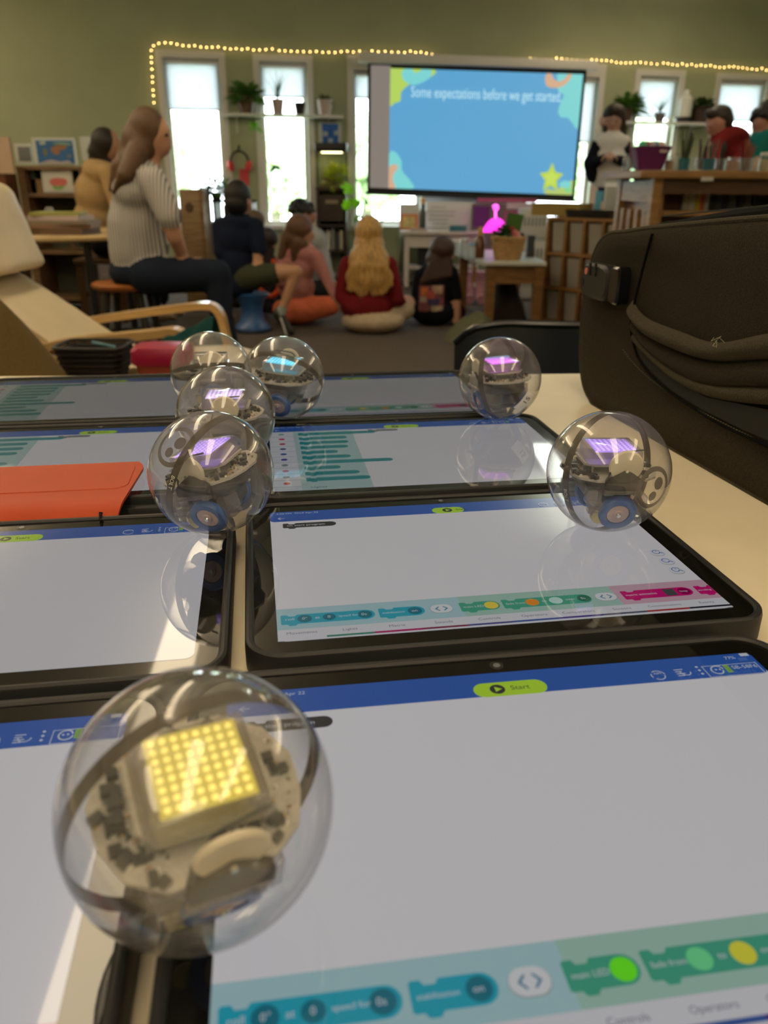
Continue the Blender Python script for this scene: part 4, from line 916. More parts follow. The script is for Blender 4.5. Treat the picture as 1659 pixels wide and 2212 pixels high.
# ------------------------------------------------------------------ white table with boards
Yt = 8.15; a = at(866, 497, Yt); b = at(1045, 503, Yt); zt = (a.z + b.z) / 2; W_ = b.x - a.x
m_wt = M('white_painted_wood', (.62, .57, .53), .5)
t = thing('white_table', 'white painted table standing under the projection screen', 'table', ((a.x + b.x) / 2, Yt + .2, 0))
obj('tabletop', MB().box((0, 0, zt - .015), (W_, .44, .03), bev=.004), m_wt, t, world=False); obj('apron', MB().box((0, -.17, zt - .09), (W_ - .1, .02, .12)), m_wt, t, world=False)
for sx in (-1, 1):
    for sy in (-1, 1): obj('leg', MB().box((sx * (W_ / 2 - .06), sy * .17, (zt - .03) / 2), (.045, .045, zt - .03)), m_wt, t, world=False)
obj('lower_shelf', MB().box((0, 0, .18), (W_ - .12, .34, .02)), m_wt, t, world=False)
q = at(945, 560, Yt + .3); wbox('dark_bin', 'dark bin on the lower shelf of the white table', 'bin', (q.x - .03, Yt + .22, .19), (.34, .2, .20), m_bpot)
def standing(name, lab, cat, px0, py0, px1, py1, Y, mat, th_=.012, lean=0):
    a, b = at(px0, py0, Y), at(px1, py1, Y); o = obj(name, MB().box((0, 0, (a.z - b.z) / 2), (b.x - a.x, th_, a.z - b.z), bev=.002), mat); o.location = ((a.x + b.x) / 2, Y, b.z); o.rotation_euler = (-lean, 0, 0); return tag(o, lab, cat)
m_wb = M('whiteboard', (.72, .73, .74), .25)
t = thing('whiteboard', 'small whiteboard with faint writing standing on the white table', 'whiteboard', tuple(at(972, 501, Yt + .3)))
a, b = at(921, 436, Yt + .3), at(1026, 501, Yt + .3)
obj('board', MB().box((a + b) / 2, (b.x - a.x, .015, a.z - b.z), bev=.008), m_wb, t)
for k in range(7): obj('writing', MB().box(Vector((a.x + .12 + .02 * (k % 3), Yt + .291, a.z - .05 - .038 * k)), (.15 + .05 * ((k * 3) % 4), .001, .008)), M('faint_ink', (.25, .28, .33), .8), t)
t = thing('orange_card', 'white board with an orange framed picture at the left end of the white table', 'card', tuple(at(885, 498, Yt + .28)))
a, b = at(863, 440, Yt + .28), at(905, 499, Yt + .28); obj('board', MB().box((a + b) / 2, (b.x - a.x, .01, a.z - b.z)), m_wb, t)
a, b = at(865, 462, Yt + .27), at(903, 497, Yt + .27); obj('picture_frame', MB().box((a + b) / 2, (b.x - a.x, .012, a.z - b.z)), M('orange_card', (.75, .28, .14), .7), t)
a, b = at(871, 468, Yt + .26), at(897, 492, Yt + .26); obj('picture', MB().box((a + b) / 2, (b.x - a.x, .008, a.z - b.z)), M('yellow_picture', (.72, .58, .25), .7, var=.3, scale=25), t)
p = at(912, 498, Yt + .12); t = thing('dark_bottle', 'dark tall bottle with an orange top on the white table', 'bottle', tuple(p))
mb = MB(); mb.lathe([(.035, 0), (.035, .16), (.022, .20), (.02, .24), (0, .24)]); obj('bottle_body', mb, M('dark_bottle', (.05, .06, .045), .3), t, world=False)
mb = MB(); mb.ell((0, 0, .27), (.022, .022, .035)); obj('orange_top', mb, M('orange_top', (.8, .35, .06), .5), t, world=False)
p = at(989, 500, Yt + .1); wbox('teal_box', 'flat teal box at the right end of the white table', 'box', (p.x, Yt + .1, zt), (.16, .1, .05), M('teal', (.02, .15, .19), .5))
p = at(905, 500, Yt + .06); wbox('paper_stack', 'low stack of papers at the left of the white table', 'papers', (p.x, Yt + .06, zt), (.16, .08, .025), M('papers', (.45, .38, .33), .8))
# ------------------------------------------------------------------ magenta lit fibre lamp, crate
p = at(1078, 505, 7.9); t = thing('fibre_lamp', 'glowing magenta fibre lamp with a spiral top, left of the white crate', 'lamp', tuple((p.x, 7.9, zt - .02)))
m_mag = M('magenta_glow', (.9, .1, .7), emit=(1.0, .04, .72), es=1.6); m_mag2 = M('magenta_tube', (.9, .2, .7), emit=(1.0, .12, .80), es=2.6)
mb = MB(); mb.lathe([(.05, 0), (.05, .04), (0, .04)]); obj('lamp_base', mb, m_bpot, t, world=False)
q_ = random.Random(5)
c = at(1070, 449, 7.9) - Vector((p.x, 7.9, zt - .02)); mb = MB(); mb.tube([(c.x + (.010 + .0016 * i) * math.cos(i * .7), -.02, c.z + (.010 + .0016 * i) * math.sin(i * .7)) for i in range(14)], .005, 6, sm=2); mb.tube([(c.x, -.02, c.z - .03), (c.x + .01, -.01, c.z * .55)], .010, 6); obj('spiral_top', mb, m_mag2, t, world=False)
for i in range(22):
    xb = -.16 + .27 * i / 21; mb = MB(); mb.tube([(c.x + .01 + .02 * math.sin(i), -.01, c.z * .60), (c.x + (xb - c.x) * .45, -.02, c.z * (.46 + .1 * q_.random())), (xb, -.015 + .02 * (i % 2), .03)], .0075, 6, sm=3); obj('fibre', mb, m_mag, t, world=False)
a, b = at(1022, 440, 8.35), at(1168, 505, 8.35)
t = thing('pink_display', 'pink and white papered display panel behind the magenta lamp', 'display', ((a.x + b.x) / 2, 8.42, b.z - .2))
obj('panel', MB().box(((a.x + b.x) / 2, 8.40, (a.z + b.z) / 2 - .1), (b.x - a.x, .02, a.z - b.z + .2)), M('display_grey', (.25, .2, .2), .8), t)
for k, (x0, y0, x1, y1, c_) in enumerate([(1030, 428, 1160, 437, (.55, .12, .26)), (1090, 456, 1128, 480, (.55, .10, .30)), (1130, 430, 1156, 438, (.55, .06, .06)), (1095, 438, 1158, 452, (.70, .62, .65)), (1024, 445, 1056, 490, (.16, .03, .22))]):
    u_, v_ = at(x0, y0, 8.36), at(x1, y1, 8.36); obj('paper', MB().box((u_ + v_) / 2, (v_.x - u_.x, .006, u_.z - v_.z)), M('disp%d' % k, c_, .8), t)
a, b = at(1130, 450, 7.2), at(1178, 560, 7.2)
t = thing('white_crate', 'white plastic crate tower with slots beside the cubby shelf', 'crate', ((a.x + b.x) / 2, 7.3, 0))
w_ = b.x - a.x; h_ = a.z
for k in range(3):
    z0 = h_ * k / 3; obj('crate_tier', MB().box((0, .06, z0 + h_ / 6), (w_, .24, h_ / 3 - .012), bev=.012), M('crate_white', (.55, .53, .50), .5), t, world=False)
    for j in range(6): obj('slot', MB().box((-w_ / 2 + w_ * (j + 1) / 7, -.062, z0 + h_ / 5.2), (.010, .006, .07)), M('slot_shade', (.06, .06, .06), .9), t, world=False)
# ------------------------------------------------------------------ small wooden table with white top
zt = .455; m_oak = wood('honey_oak', (.20, .095, .030)); m_oakh = woodh('honey_oak_h', (.20, .095, .030))
t = thing('wooden_table', 'low wooden table with a white top and a wicker basket on it', 'table', (1.08, 6.1, 0))
TT = [(.66, 5.62), (1.09, 5.62), (1.09, 6.75), (.50, 6.75)]
mb = MB(); mb.prism(TT, zt - .022, zt); obj('tabletop', mb, M('white_top', (.55, .56, .50), .35), t, smooth=False)
for x, y in ((.72, 5.68), (.62, 6.6), (1.05, 5.67), (1.05, 6.66)):
    obj('leg', MB().box((x, y, (zt - .03) / 2), (.065, .065, zt - .03)), m_oak, t, smooth=False)
obj('apron', MB().box((.885, 5.67, zt - .085), (.30, .025, .12)), m_oakh, t, smooth=False); obj('apron', MB().box((.655, 6.14, zt - .085), (.025, .95, .11), -.10), m_oak, t, smooth=False)
obj('apron', MB().box((1.06, 6.2, zt - .085), (.025, .9, .12)), m_oak, t, smooth=False)
q = at(1097, 567, 5.80)
t = thing('wicker_basket', 'woven tan basket of leafy things on the low wooden table', 'basket', (q.x, 5.84, zt))
mb = MB()
for k in range(9):
    z = .008 + k * .0175; r = .085 + k * .0042; mb.tube([(r * math.cos(a), r * math.sin(a), z + .003 * math.sin(a * 12 + k * PI)) for a in [2 * PI * i / 36 for i in range(36)]], .0095, 6, closed=True)
mb.lathe([(0, .005), (.085, .005), (.118, .15)], cap=False); obj('woven_body', mb, M('wicker', (.42, .25, .10), .7, var=.25, scale=60, bump=.4), t, world=False)
mb = MB(); leafy(mb, (-.03, 0, .14), 110, .07, .06, .04, 1.2, 21); obj('foliage', mb, m_lf, t, world=False, kind='stuff', smooth=False)
for k, (x, y, z, r, c_) in enumerate([(.045, -.03, .165, .036, (.55, .14, .14)), (.02, .0, .19, .03, (.28, .02, .03)), (.085, -.01, .15, .03, (.02, .02, .035)), (.06, -.05, .15, .028, (.42, .2, .2)), (-.01, -.05, .155, .03, (.02, .05, .02))]):
    mb = MB(); mb.ell((x, y, z), (r, r, r * .8), 12, rot=Euler((k, 1, 0))); obj('yarn_ball', mb, M('yarn%d' % k, c_, .9, bump=.3, scale=80), t, world=False)
mb = MB(); mb.box((.035, .02, .245), (.12, .004, .115), rot=Euler((.1, .15, .2))); obj('green_card', mb, M('green_card', (.06, .16, .025), .8), t, world=False)
q = at(1035, 558, 5.95); t = thing('brown_bottle', 'brown bottle with an amber pump on the low wooden table', 'bottle', (q.x, 5.95, zt))
mb = MB(); mb.lathe([(.035, 0), (.037, .12), (.02, .15), (.012, .16), (0, .16)]); obj('bottle_body', mb, M('brown_glass', (.12, .04, .015), .2), t, world=False)
mb = MB(); mb.lathe([(.018, .15), (.020, .19), (.01, .21), (0, .21)]); obj('cap', mb, M('amber_cap', (.45, .25, .05), .5), t, world=False)
m_jar = thin('jar_glass', (.85, .87, .86), haze=.35, hazecol=(.6, .62, .6))
for k, (px, Y, r, h, lb) in enumerate([(1002, 5.98, .035, .12, 'clear jar beside the brown bottle'), (1018, 5.75, .028, .10, 'narrow clear jar with a blue label, by the brown bottle'), (985, 6.3, .035, .09, 'glass jar at the left edge of the low wooden table')]):
    q = at(px, 560, Y); t = thing('glass_jar', lb, 'jar', (q.x, Y, zt)); mb = MB(); mb.lathe([(r, 0), (r, h * .85), (r * .8, h * .95), (r * .8, h), (0, h)], seg=16); obj('jar_body', mb, m_jar, t, world=False)
    mb = MB(); mb.lathe([(r * .85, h), (r * .85, h + .012), (0, h + .012)], seg=16); obj('lid', mb, [m_trim, M('blue_lid', (.1, .35, .5), .5), m_trim][k], t, world=False)
q = at(1155, 560, 6.0); wbox('dark_bottle_box', 'dark small box right of the wicker basket', 'box', (q.x - .03, 6.05, zt), (.05, .06, .15), M('dark_box', (.05, .05, .06), .5))
# clutter under it
mb = MB(); mb.grid(lambda u, v: (.76 + .27 * u, 5.85 + .5 * v, .02 + (.27 * math.sin(PI * u) ** .5 * math.sin(PI * v) ** .5) * (1 + .25 * noise.noise(Vector((u * 5, v * 5, 1))))), 24, 24)
o = obj('dark_bag', mb, cloth('dark_brown_cloth', (.035, .026, .024)), loc=(.86, 6.15, 0)); tag(o, 'dark brown bag heaped under the low wooden table', 'bag')
q = at(1000, 745, 5.1)
mb = MB()
def heap(u, v):
    a = u * 2 * PI; r = v; h = (1 - v ** 2.2) * .16; n = noise.noise(Vector((math.cos(a) * 2 * v, math.sin(a) * 2 * v, 3))) * .05 + .012 * math.sin(a * 9 + v * 8) * v
    return (.58 + r * .20 * math.cos(a) * (1 + n), 5.22 + r * .22 * math.sin(a), max(.003, h + n))
mb.grid(heap, 60, 14); o = obj('khaki_bag', mb, cloth('khaki_cloth', (.13, .125, .072), .3), loc=(.58, 5.22, 0)); tag(o, 'crumpled khaki bag on the carpet in front of the low wooden table', 'bag')
q = at(1040, 650, 6.9); t = thing('pink_boots', 'pair of pink and white boots standing behind the low wooden table', 'boots', (q.x - .05, 7.0, 0))
for s in (-1, 1):
    mb = MB(); mb.tube([(s * .05, -.06, .035), (s * .05, 0, .05), (s * .05, .02, .1), (s * .05, .02, .26)], [.04, .045, .042, .05], 10, sm=3); obj('boot', mb, M('pink_boot', (.62, .30, .38), .5, var=.3, scale=20), t, world=False)

# ------------------------------------------------------------------ cubby shelf with clear bins
A_ = atz(1167, 699, 0); B_ = atz(1405, 735, 0); cv = (B_ - A_); L_ = cv.length; cv.normalize(); cn = Vector((-cv.y, cv.x, 0))
if cn.y < 0: cn = -cn
hC = .735; t = thing('cubby_shelf', 'honey wood cubby shelf holding clear plastic bins', 'shelf', tuple(A_), math.atan2(cv.y, cv.x))
m_cub = wood('cubby_wood', (.27, .13, .038)); m_cubh = woodh('cubby_wood_h', (.27, .13, .038))
NC, NR, dp = 6, 3, .36; cwid = L_ / NC
cn_sign = 1 if Vector((-cv.y, cv.x, 0)).dot(cn) > 0 else -1
for i in range(NC + 1): obj('upright', MB().box((i * cwid, cn_sign * dp / 2, hC / 2), (.018, dp, hC)), m_cub, t, world=False, smooth=False)
for j in range(NR + 1): obj('shelf_board', MB().box((L_ / 2, cn_sign * dp / 2, .03 + j * (hC - .04) / NR), (L_ + .02, dp + .004, .02)), m_cubh, t, world=False, smooth=False)
obj('back_panel', MB().box((L_ / 2, cn_sign * dp, hC / 2), (L_, .008, hC)), m_cubh, t, world=False, smooth=False)
m_bin = thin('bin_plastic', (.80, .80, .78), haze=.72, hazecol=(.85, .82, .76), boost=1)
cc_ = [(.30, .24, .18), (.40, .10, .06), (.30, .28, .26), (.05, .04, .06), (.42, .34, .2), (.2, .2, .2), (.35, .28, .2), (.3, .26, .2), (.25, .2, .15), (.12, .2, .3)]
Tm = t.matrix_basis.copy(); rown = ['bottom', 'middle', 'top']; coln = ['first', 'second', 'third', 'fourth', 'fifth', 'sixth']
for i in range(NC):
    for j in range(NR):
        z = .042 + j * (hC - .04) / NR; hh = (hC - .04) / NR - .035; p = Matrix.Translation(A_) @ Matrix.Rotation(math.atan2(cv.y, cv.x), 4, 'Z') @ Vector((i * cwid + cwid / 2, cn_sign * .16, z))
        b_ = thing('storage_bin', 'clear bin in the %s row of the cubby shelf, %s column from the left' % (rown[j], coln[i]), 'bin', tuple(p), math.atan2(cv.y, cv.x), 'clear bins in the cubby shelf')
        w2 = cwid - .035; mb = MB(); mb.loft([[(x, y, 0) for x, y in rrect(-w2 / 2 + .01, -.13, w2 / 2 - .01, .13, .012, 3)], [(x, y, hh) for x, y in rrect(-w2 / 2, -.14, w2 / 2, .14, .012, 3)]], cap0=True); obj('bin_body', mb, m_bin, b_, world=False)
        mb = MB(); q_ = random.Random(i * 7 + j)
        for k in range(6): mb.box((q_.uniform(-w2 / 3.4, w2 / 3.4), q_.uniform(-.09, .09), hh * .28 + q_.uniform(0, .03)), (.05, .06, hh * .5), q_.uniform(-.2, .2), k % 2)
        obj('contents', mb, [M('cont%d' % ((i * 3 + j) % 10), cc_[(i * 3 + j) % 10], .8), M('cont%d' % ((i + j * 4) % 10), cc_[(i + j * 4) % 10], .8)], b_, world=False, kind='stuff')
# on top of the cubby: yellow board, black tray, white vented box, papers
def cub(px, off): # place along the top by pixel column
    v = ray(px, 470); n = cn; base = A_ + cn * off; t_ = (base - CAM).dot(n) / v.dot(n); q = CAM + v * t_; return Vector((q.x, q.y, hC))
ang = math.atan2(cv.y, cv.x)
p0, p1 = cub(1165, .2), cub(1262, .2); wbox('yellow_board', 'mustard yellow box lying on the left end of the cubby shelf', 'box', tuple((p0 + p1) / 2 + Vector((0, 0, .001))), ((p1 - p0).length, .2, .085), M('mustard', (.28, .19, .045), .7), ang)
p0, p1 = cub(1242, .14), cub(1338, .14); t = thing('black_tray', 'black shallow tray with white papers on the cubby shelf', 'tray', tuple((p0 + p1) / 2 - cn * .06 + Vector((0, 0, .001))), ang)
wl = (p1 - p0).length; mb = MB(); mb.loft([[(x, y, 0) for x, y in rrect(-wl / 2 + .01, -.06, wl / 2 - .01, .06, .01, 3)], [(x, y, .05) for x, y in rrect(-wl / 2, -.07, wl / 2, .07, .01, 3)]], cap0=True); obj('tray_body', mb, m_bpot, t, world=False); obj('papers', MB().box((0, 0, .02), (wl * .8, .1, .03)), M('white_paper', (.7, .7, .68), .8), t, world=False)
p = cub(1325, .25); t = thing('vented_box', 'white vented heater box behind the black tray', 'heater', tuple(p), ang)
obj('housing', MB().box((0, 0, .11), (.11, .12, .22), bev=.008), M('white_plastic', (.62, .62, .60), .4), t, world=False)
for k in range(8): obj('vent_slot', MB().box((0, -.0605, .045 + k * .02), (.08, .004, .008)), M('vent_dark', (.04, .04, .04), .8), t, world=False)
for k, (px, c_, lb) in enumerate([(1277, (.62, .52, .50), 'pale pink folder'), (1290, (.10, .35, .50), 'light blue folder'), (1303, (.55, .40, .26), 'tan folder')]):
    p = cub(px, .3); wbox('folder', lb + ' standing upright on the cubby shelf before the teacher', 'folder', tuple(p), (.05, .02, [.19, .17, .10][k]), M('folder%d' % k, c_, .8), ang)

# ================================================================== RIGHT BOOKCASE
q = at(1415, 385, 4.2); X0 = q.x; zT = q.z; X1 = 2.75; Yf, Ybk = 4.2, 4.86
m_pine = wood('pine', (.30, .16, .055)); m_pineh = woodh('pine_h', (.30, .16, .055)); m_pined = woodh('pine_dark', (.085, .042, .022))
t = thing('bookcase', 'wooden bookcase with a slatted end panel and craft supplies on top', 'bookcase', ((X0 + X1) / 2, 4.5, 0))
obj('top_board', MB().box(((X0 + X1) / 2 - .03, (Yf + Ybk) / 2, zT + .018), (X1 - X0 + .10, Ybk - Yf + .06, .036), bev=.004), m_pineh, t)
for y in (Yf + .035, Ybk - .035): obj('post', MB().box((X0 + .02, y, zT / 2), (.045, .07, zT)), m_pine, t, smooth=False)
for z in (zT - .06, .10): obj('end_rail', MB().box((X0 + .02, (Yf + Ybk) / 2, z), (.03, Ybk - Yf - .14, .10)), m_pine, t, smooth=False)
for k in range(4): obj('slat', MB().box((X0 + .015, Yf + .13 + k * (Ybk - Yf - .26) / 3, zT / 2), (.022, .055, zT - .3)), m_pine, t, smooth=False)
obj('inner_panel', MB().box((X0 + .06, (Yf + Ybk) / 2, zT / 2), (.012, Ybk - Yf - .06, zT - .04)), m_pine, t, smooth=False)
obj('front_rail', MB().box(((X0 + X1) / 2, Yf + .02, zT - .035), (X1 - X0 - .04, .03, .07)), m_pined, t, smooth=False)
zs1 = at(1500, 455, Yf + .1).z
for z in (zs1, .42, .10): obj('shelf', MB().box(((X0 + X1) / 2 + .03, (Yf + Ybk) / 2, z - .012), (X1 - X0 - .08, Ybk - Yf - .06, .024)), m_pineh, t, smooth=False)
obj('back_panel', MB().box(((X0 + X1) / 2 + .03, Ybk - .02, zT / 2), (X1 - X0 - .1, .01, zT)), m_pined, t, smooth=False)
obj('end_panel', MB().box((X1 - .02, (Yf + Ybk) / 2, zT / 2), (.03, Ybk - Yf, zT)), m_pine, t, smooth=False)
obj('label_plate', MB().box((at(1524, 377, Yf).x, Yf - .032, zT - .002), (.06, .004, .02)), M('label_white', (.5, .5, .5), .6), t)
bx = at(1500, 430, Yf + .1).x
specs = [(1484, .030, .125, (.42, .38, .34), 'pale grey book'), (1498, .032, .14, (.55, .50, .42), 'cream spined book'), (1511, .022, .15, (.55, .42, .05), 'yellow spined book'), (1520, .026, .148, (.50, .10, .05), 'red orange book'),
         (1530, .02, .145, (.45, .45, .43), 'thin white book'), (1541, .035, .15, (.012, .016, .022), 'thick black folder'), (1556, .03, .14, (.035, .045, .045), 'slate green folder'), (1570, .026, .145, (.012, .014, .02), 'black binder'), (1585, .04, .14, (.05, .055, .055), 'wide grey binder'), (1604, .028, .14, (.012, .012, .018), 'narrow black binder'), (1618, .034, .138, (.06, .062, .058), 'dull grey green binder'), (1634, .022, .14, (.012, .012, .016), 'rightmost black binder')]
for px, w_, h_, c_, lb in specs:
    q = at(px, 430, Yf + .12); wbox('book', lb + ' on the upper shelf of the wooden bookcase', 'book', (q.x, Yf + .22, zs1), (w_ * .95, .18, h_), M('bs_%.3f%.3f' % (c_[0], c_[2]), c_, .7), group='books and binders in the wooden bookcase')
q = at(1450, 430, Yf + .12); wbox('brown_box', 'dark reddish brown box at the left of the upper bookcase shelf', 'box', (X0 + .17, Yf + .30, zs1), (.17, .3, .15), M('redbrown', (.07, .028, .018), .7))
# things on top
ZT = zT + .036
def ontop(px, Y): v = ray(px, 350); t_ = Y / v.y; return Vector((v.x * t_, Y, ZT))
t = thing('purple_basket', 'purple plastic basket with a cut-out handle on the bookcase', 'basket', tuple(ontop(1402, 4.36)))
m_pur = M('purple_plastic', (.13, .018, .12), .45)
mb = MB(); mb.loft([[(x, y, z) for x, y in rrect(-a, -a * .75, a, a * .75, .02, 4)] for z, a in ((0, .060), (.05, .072), (.105, .088), (.11, .091), (.105, .084), (.01, .056))], cap0=True, cap1=True); obj('basket_body', mb, m_pur, t, world=False)
mb = MB(); mb.loft([[(x, -.0655 - .0, z) for x, z in rrect(.025, .080, .065, .096, .007, 4)], [(x, -.072, z) for x, z in rrect(.025, .080, .065, .096, .007, 4)]], cap1=True); obj('handle_hole', mb, M('pale_hole', (.45, .36, .40), .8), t, world=False)
for k, c_ in enumerate([(.1, .45, .3), (.5, .12, .2), (.45, .42, .5), (.1, .3, .45), (.6, .5, .5)]):
    obj('yarn', MB().ell((-.04 + .022 * k, .01 * (k % 2), .115), (.022, .03, .022), 10), M('yn%d' % k, c_, .9), t, world=False)
m_glass = thin('clear_glass', (.9, .93, .95), haze=.12, boost=1.2)
def jar(px, Y, r, h, lab, fill=None, lidc=None):
    p = ontop(px, Y); t = thing('glass_jar', lab, 'jar', tuple(p), 0, 'jars and cups on the bookcase')
    mb = MB(); mb.lathe([(r, 0), (r, h * .8), (r * .8, h * .9), (r * .8, h)], seg=16, cap=False); mb.lathe([(0, .002), (r, .002)], seg=16, cap=False); obj('jar_body', mb, m_glass, t, world=False)
    if fill: mb = MB(); mb.lathe([(0, .004), (r * .9, .004), (r * .9, h * .7), (0, h * .7)], seg=16); obj('contents', mb, fill, t, world=False)
    if lidc: mb = MB(); mb.lathe([(0, h), (r * .9, h), (r * .9, h + .012), (0, h + .012)], seg=16); obj('lid', mb, lidc, t, world=False)
    return t
def pencils(t, n, r, h, cols, seed=1, z0=.01):
    q = random.Random(seed)
    for k in range(n):
        a = q.uniform(0, 6.28); rr = r * q.uniform(.2, .8); L = h * q.uniform(.8, 1.15); mb = MB(); mb.cyl((rr * math.cos(a) * .5, rr * math.sin(a) * .5, z0), (rr * math.cos(a) * 1.9, rr * math.sin(a) * 1.2, z0 + L), .0045, .0035, 6)
        c_ = cols[k % len(cols)]; obj('pencil', mb, M('pc_%.2f%.2f%.2f' % c_, c_, .6), t, world=False)
def cup(px, Y, r, h, lab, col, n, L, cols, seed=1):
    p = ontop(px, Y); t = thing('pencil_cup', lab, 'cup', tuple(p), 0, 'jars and cups on the bookcase')
    mb = MB(); mb.lathe([(0, 0), (r, 0), (r * 1.08, h), (r * .95, h), (r * .9, .01), (0, .01)], seg=16); obj('cup_body', mb, M('cup_%.2f%.2f' % (col[0], col[1]), col, .5) if col else m_glass, t, world=False); pencils(t, n, r, L, cols, seed); return t
jar(1353, 4.32, .018, .075, 'small clear bottle left of the purple basket')
cup(1366, 4.45, .026, .06, 'glass of dark red brushes left of the purple basket', None, 7, .12, [(.12, .03, .02), (.2, .05, .03)], 2)
jar(1446, 4.38, .022, .07, 'amber jar right of the purple basket', M('amber', (.45, .22, .03), .4), None)
jar(1460, 4.30, .018, .080, 'tall clear bottle between the amber jar and the first teal cup')
cup(1478, 4.26, .024, .055, 'teal cup of dark green brushes, nearer the purple basket', (.01, .11, .15), 10, .155, [(.04, .06, .03), (.03, .03, .02), (.07, .1, .05)], 3)
jar(1500, 4.36, .018, .070, 'clear bottle between the two teal cups')
cup(1532, 4.26, .026, .055, 'teal cup of mixed tools, second from the purple basket', (.01, .11, .15), 10, .12, [(.05, .05, .05), (.4, .35, .28), (.1, .1, .12)], 4)
cup(1514, 4.44, .026, .06, 'glass of dark pencils behind the two teal cups', None, 9, .13, [(.03, .03, .05), (.08, .04, .03)], 5)
cup(1556, 4.42, .026, .06, 'glass of dark tools right of the second teal cup', None, 8, .12, [(.02, .02, .03), (.06, .05, .05)], 6)
jar(1584, 4.34, .035, .065, 'jar of pale reddish bits on the bookcase', M('pale_red', (.42, .25, .2), .7))
cup(1612, 4.34, .03, .06, 'glass of red brown pencils near the right edge', None, 12, .12, [(.25, .05, .03), (.14, .04, .03), (.3, .1, .05)], 7)
jar(1630, 4.28, .022, .06, 'small clear jar near the right edge of the photo'); jar(1652, 4.34, .028, .075, 'clear jar with cream lid cut by the photo edge', M('cream_bits', (.45, .40, .26), .7), m_trim)

# ================================================================== LEFT SIDE FURNITURE
# bookcase with pictures
Yk = 6.4; a = at(33, 356, Yk); b = at(186, 362, Yk); zt = (a.z + b.z) / 2; wk = b.x - a.x; cx_ = (a.x + b.x) / 2
m_br = wood('mid_brown', (.20, .115, .060)); m_brh = woodh('mid_brown_h', (.20, .115, .060))
t = thing('open_bookcase', 'brown open bookcase with a world map and papers on top', 'bookcase', (cx_, Yk + .16, 0))
for x in (-wk / 2 + .03, wk / 2 - .03): obj('side_panel', MB().box((x, 0, zt / 2), (.055, .32, zt)), m_br, t, world=False, smooth=False)
obj('top_board', MB().box((0, 0, zt - .012), (wk, .33, .024)), m_brh, t, world=False, smooth=False)
zsh = at(100, 418, Yk).z
for z in (zsh, .45, .1): obj('shelf', MB().box((0, 0, z - .012), (wk - .1, .3, .024)), m_brh, t, world=False, smooth=False)
obj('back_panel', MB().box((0, .155, zt / 2), (wk - .08, .008, zt - .02)), M('greygreen_back', (.09, .095, .07), .8), t, world=False, smooth=False)
obj('strut', MB().box((0, .12, .45), (.03, .02, .5), rot=Euler((0, -.6, 0))), m_br, t, world=False, smooth=False)
def frame(name, lab, px0, py0, px1, py1, Y, inner, inm, extra=None, cat='picture'):
    a, b = at(px0, py0, Y), at(px1, py1, Y); t = thing(name, lab, cat, ((a.x + b.x) / 2, Y, b.z))
    obj('frame', MB().box(((a.x + b.x) / 2, Y, (a.z + b.z) / 2), (b.x - a.x, .012, a.z - b.z)), M('laminated_white', (.55, .57, .55), .35), t, smooth=False)
    a, b = at(inner[0], inner[1], Y - .01), at(inner[2], inner[3], Y - .01); obj('print', MB().box(((a.x + b.x) / 2, Y - .008, (a.z + b.z) / 2), (b.x - a.x, .004, a.z - b.z)), inm, t, smooth=False)
    for k, (poly, c_) in enumerate(extra or []):
        mb = MB(); mb.face([at(x, y, Y - .012 - .001 * k) for x, y in poly]); obj('print_shape', mb, M('ps_%.2f%.2f%.2f' % c_, c_, .7), t)
    return t
frame('grey_print', 'framed dark grey text card left of the world map', 30, 310, 72, 355, 6.50, (37, 317, 69, 348), M('grey_text', (.16, .17, .18), .6, var=.2, scale=40, stretch=(.2, 1, 6)))
LAND = (.32, .16, .08)
frame('world_map', 'laminated blue world map standing on the open bookcase', 68, 297, 167, 356, 6.46, (76, 303, 162, 353), M('map_blue', (.035, .14, .36), .5),
      [(bl([(110, 320), (125, 313), (145, 314), (140, 322), (130, 324), (128, 332), (120, 334), (112, 328)], 3), LAND), (bl([(93, 322), (98, 321), (102, 330), (99, 338), (94, 331)], 3), (.2, .17, .08)), (bl([(84, 306), (96, 304), (98, 311), (88, 313)], 3), (.35, .42, .42)), (bl([(146, 336), (151, 334), (153, 338), (148, 341)], 3), (.25, .2, .12)), (bl([(92, 350), (110, 345), (130, 349), (148, 347), (150, 354), (92, 353)], 3), (.45, .40, .42)), (bl([(112, 309), (130, 307), (154, 310), (150, 314), (125, 312)], 3), (.2, .35, .30))], 'map')
frame('white_card', 'white card with a small drawing right of the world map', 172, 295, 200, 346, 6.52, (186, 322, 190, 332), M('faint_green', (.3, .36, .2), .7), cat='card')
frame('watermelon_picture', 'white sheet with a watermelon slice drawing on the bookcase shelf', 88, 365, 162, 417, 6.43, (91, 368, 159, 413), M('sheet_white', (.62, .60, .56), .7),
      [(bl([(108, 388), (125, 384), (144, 388), (142, 400), (125, 402), (110, 399)], 3), (.60, .16, .14)), (bl([(113, 401), (125, 403), (140, 401), (134, 409), (119, 409)], 3), (.2, .42, .1))])
a, b = at(-40, 296, 6.25), at(33, 375, 6.25); o = wbox('pink_board', 'pale pinkish board at the left edge of the photo', 'board', ((a.x + b.x) / 2, 6.25, b.z), (b.x - a.x, .03, a.z - b.z), M('pink_beige', (.50, .36, .26), .8))
wbox('brown_cabinet', 'red brown cabinet under the pale pinkish board', 'cabinet', ((a.x + b.x) / 2 - .05, 6.35, 0), (b.x - a.x - .06, .2, b.z), wood('red_brown', (.16, .055, .022)))
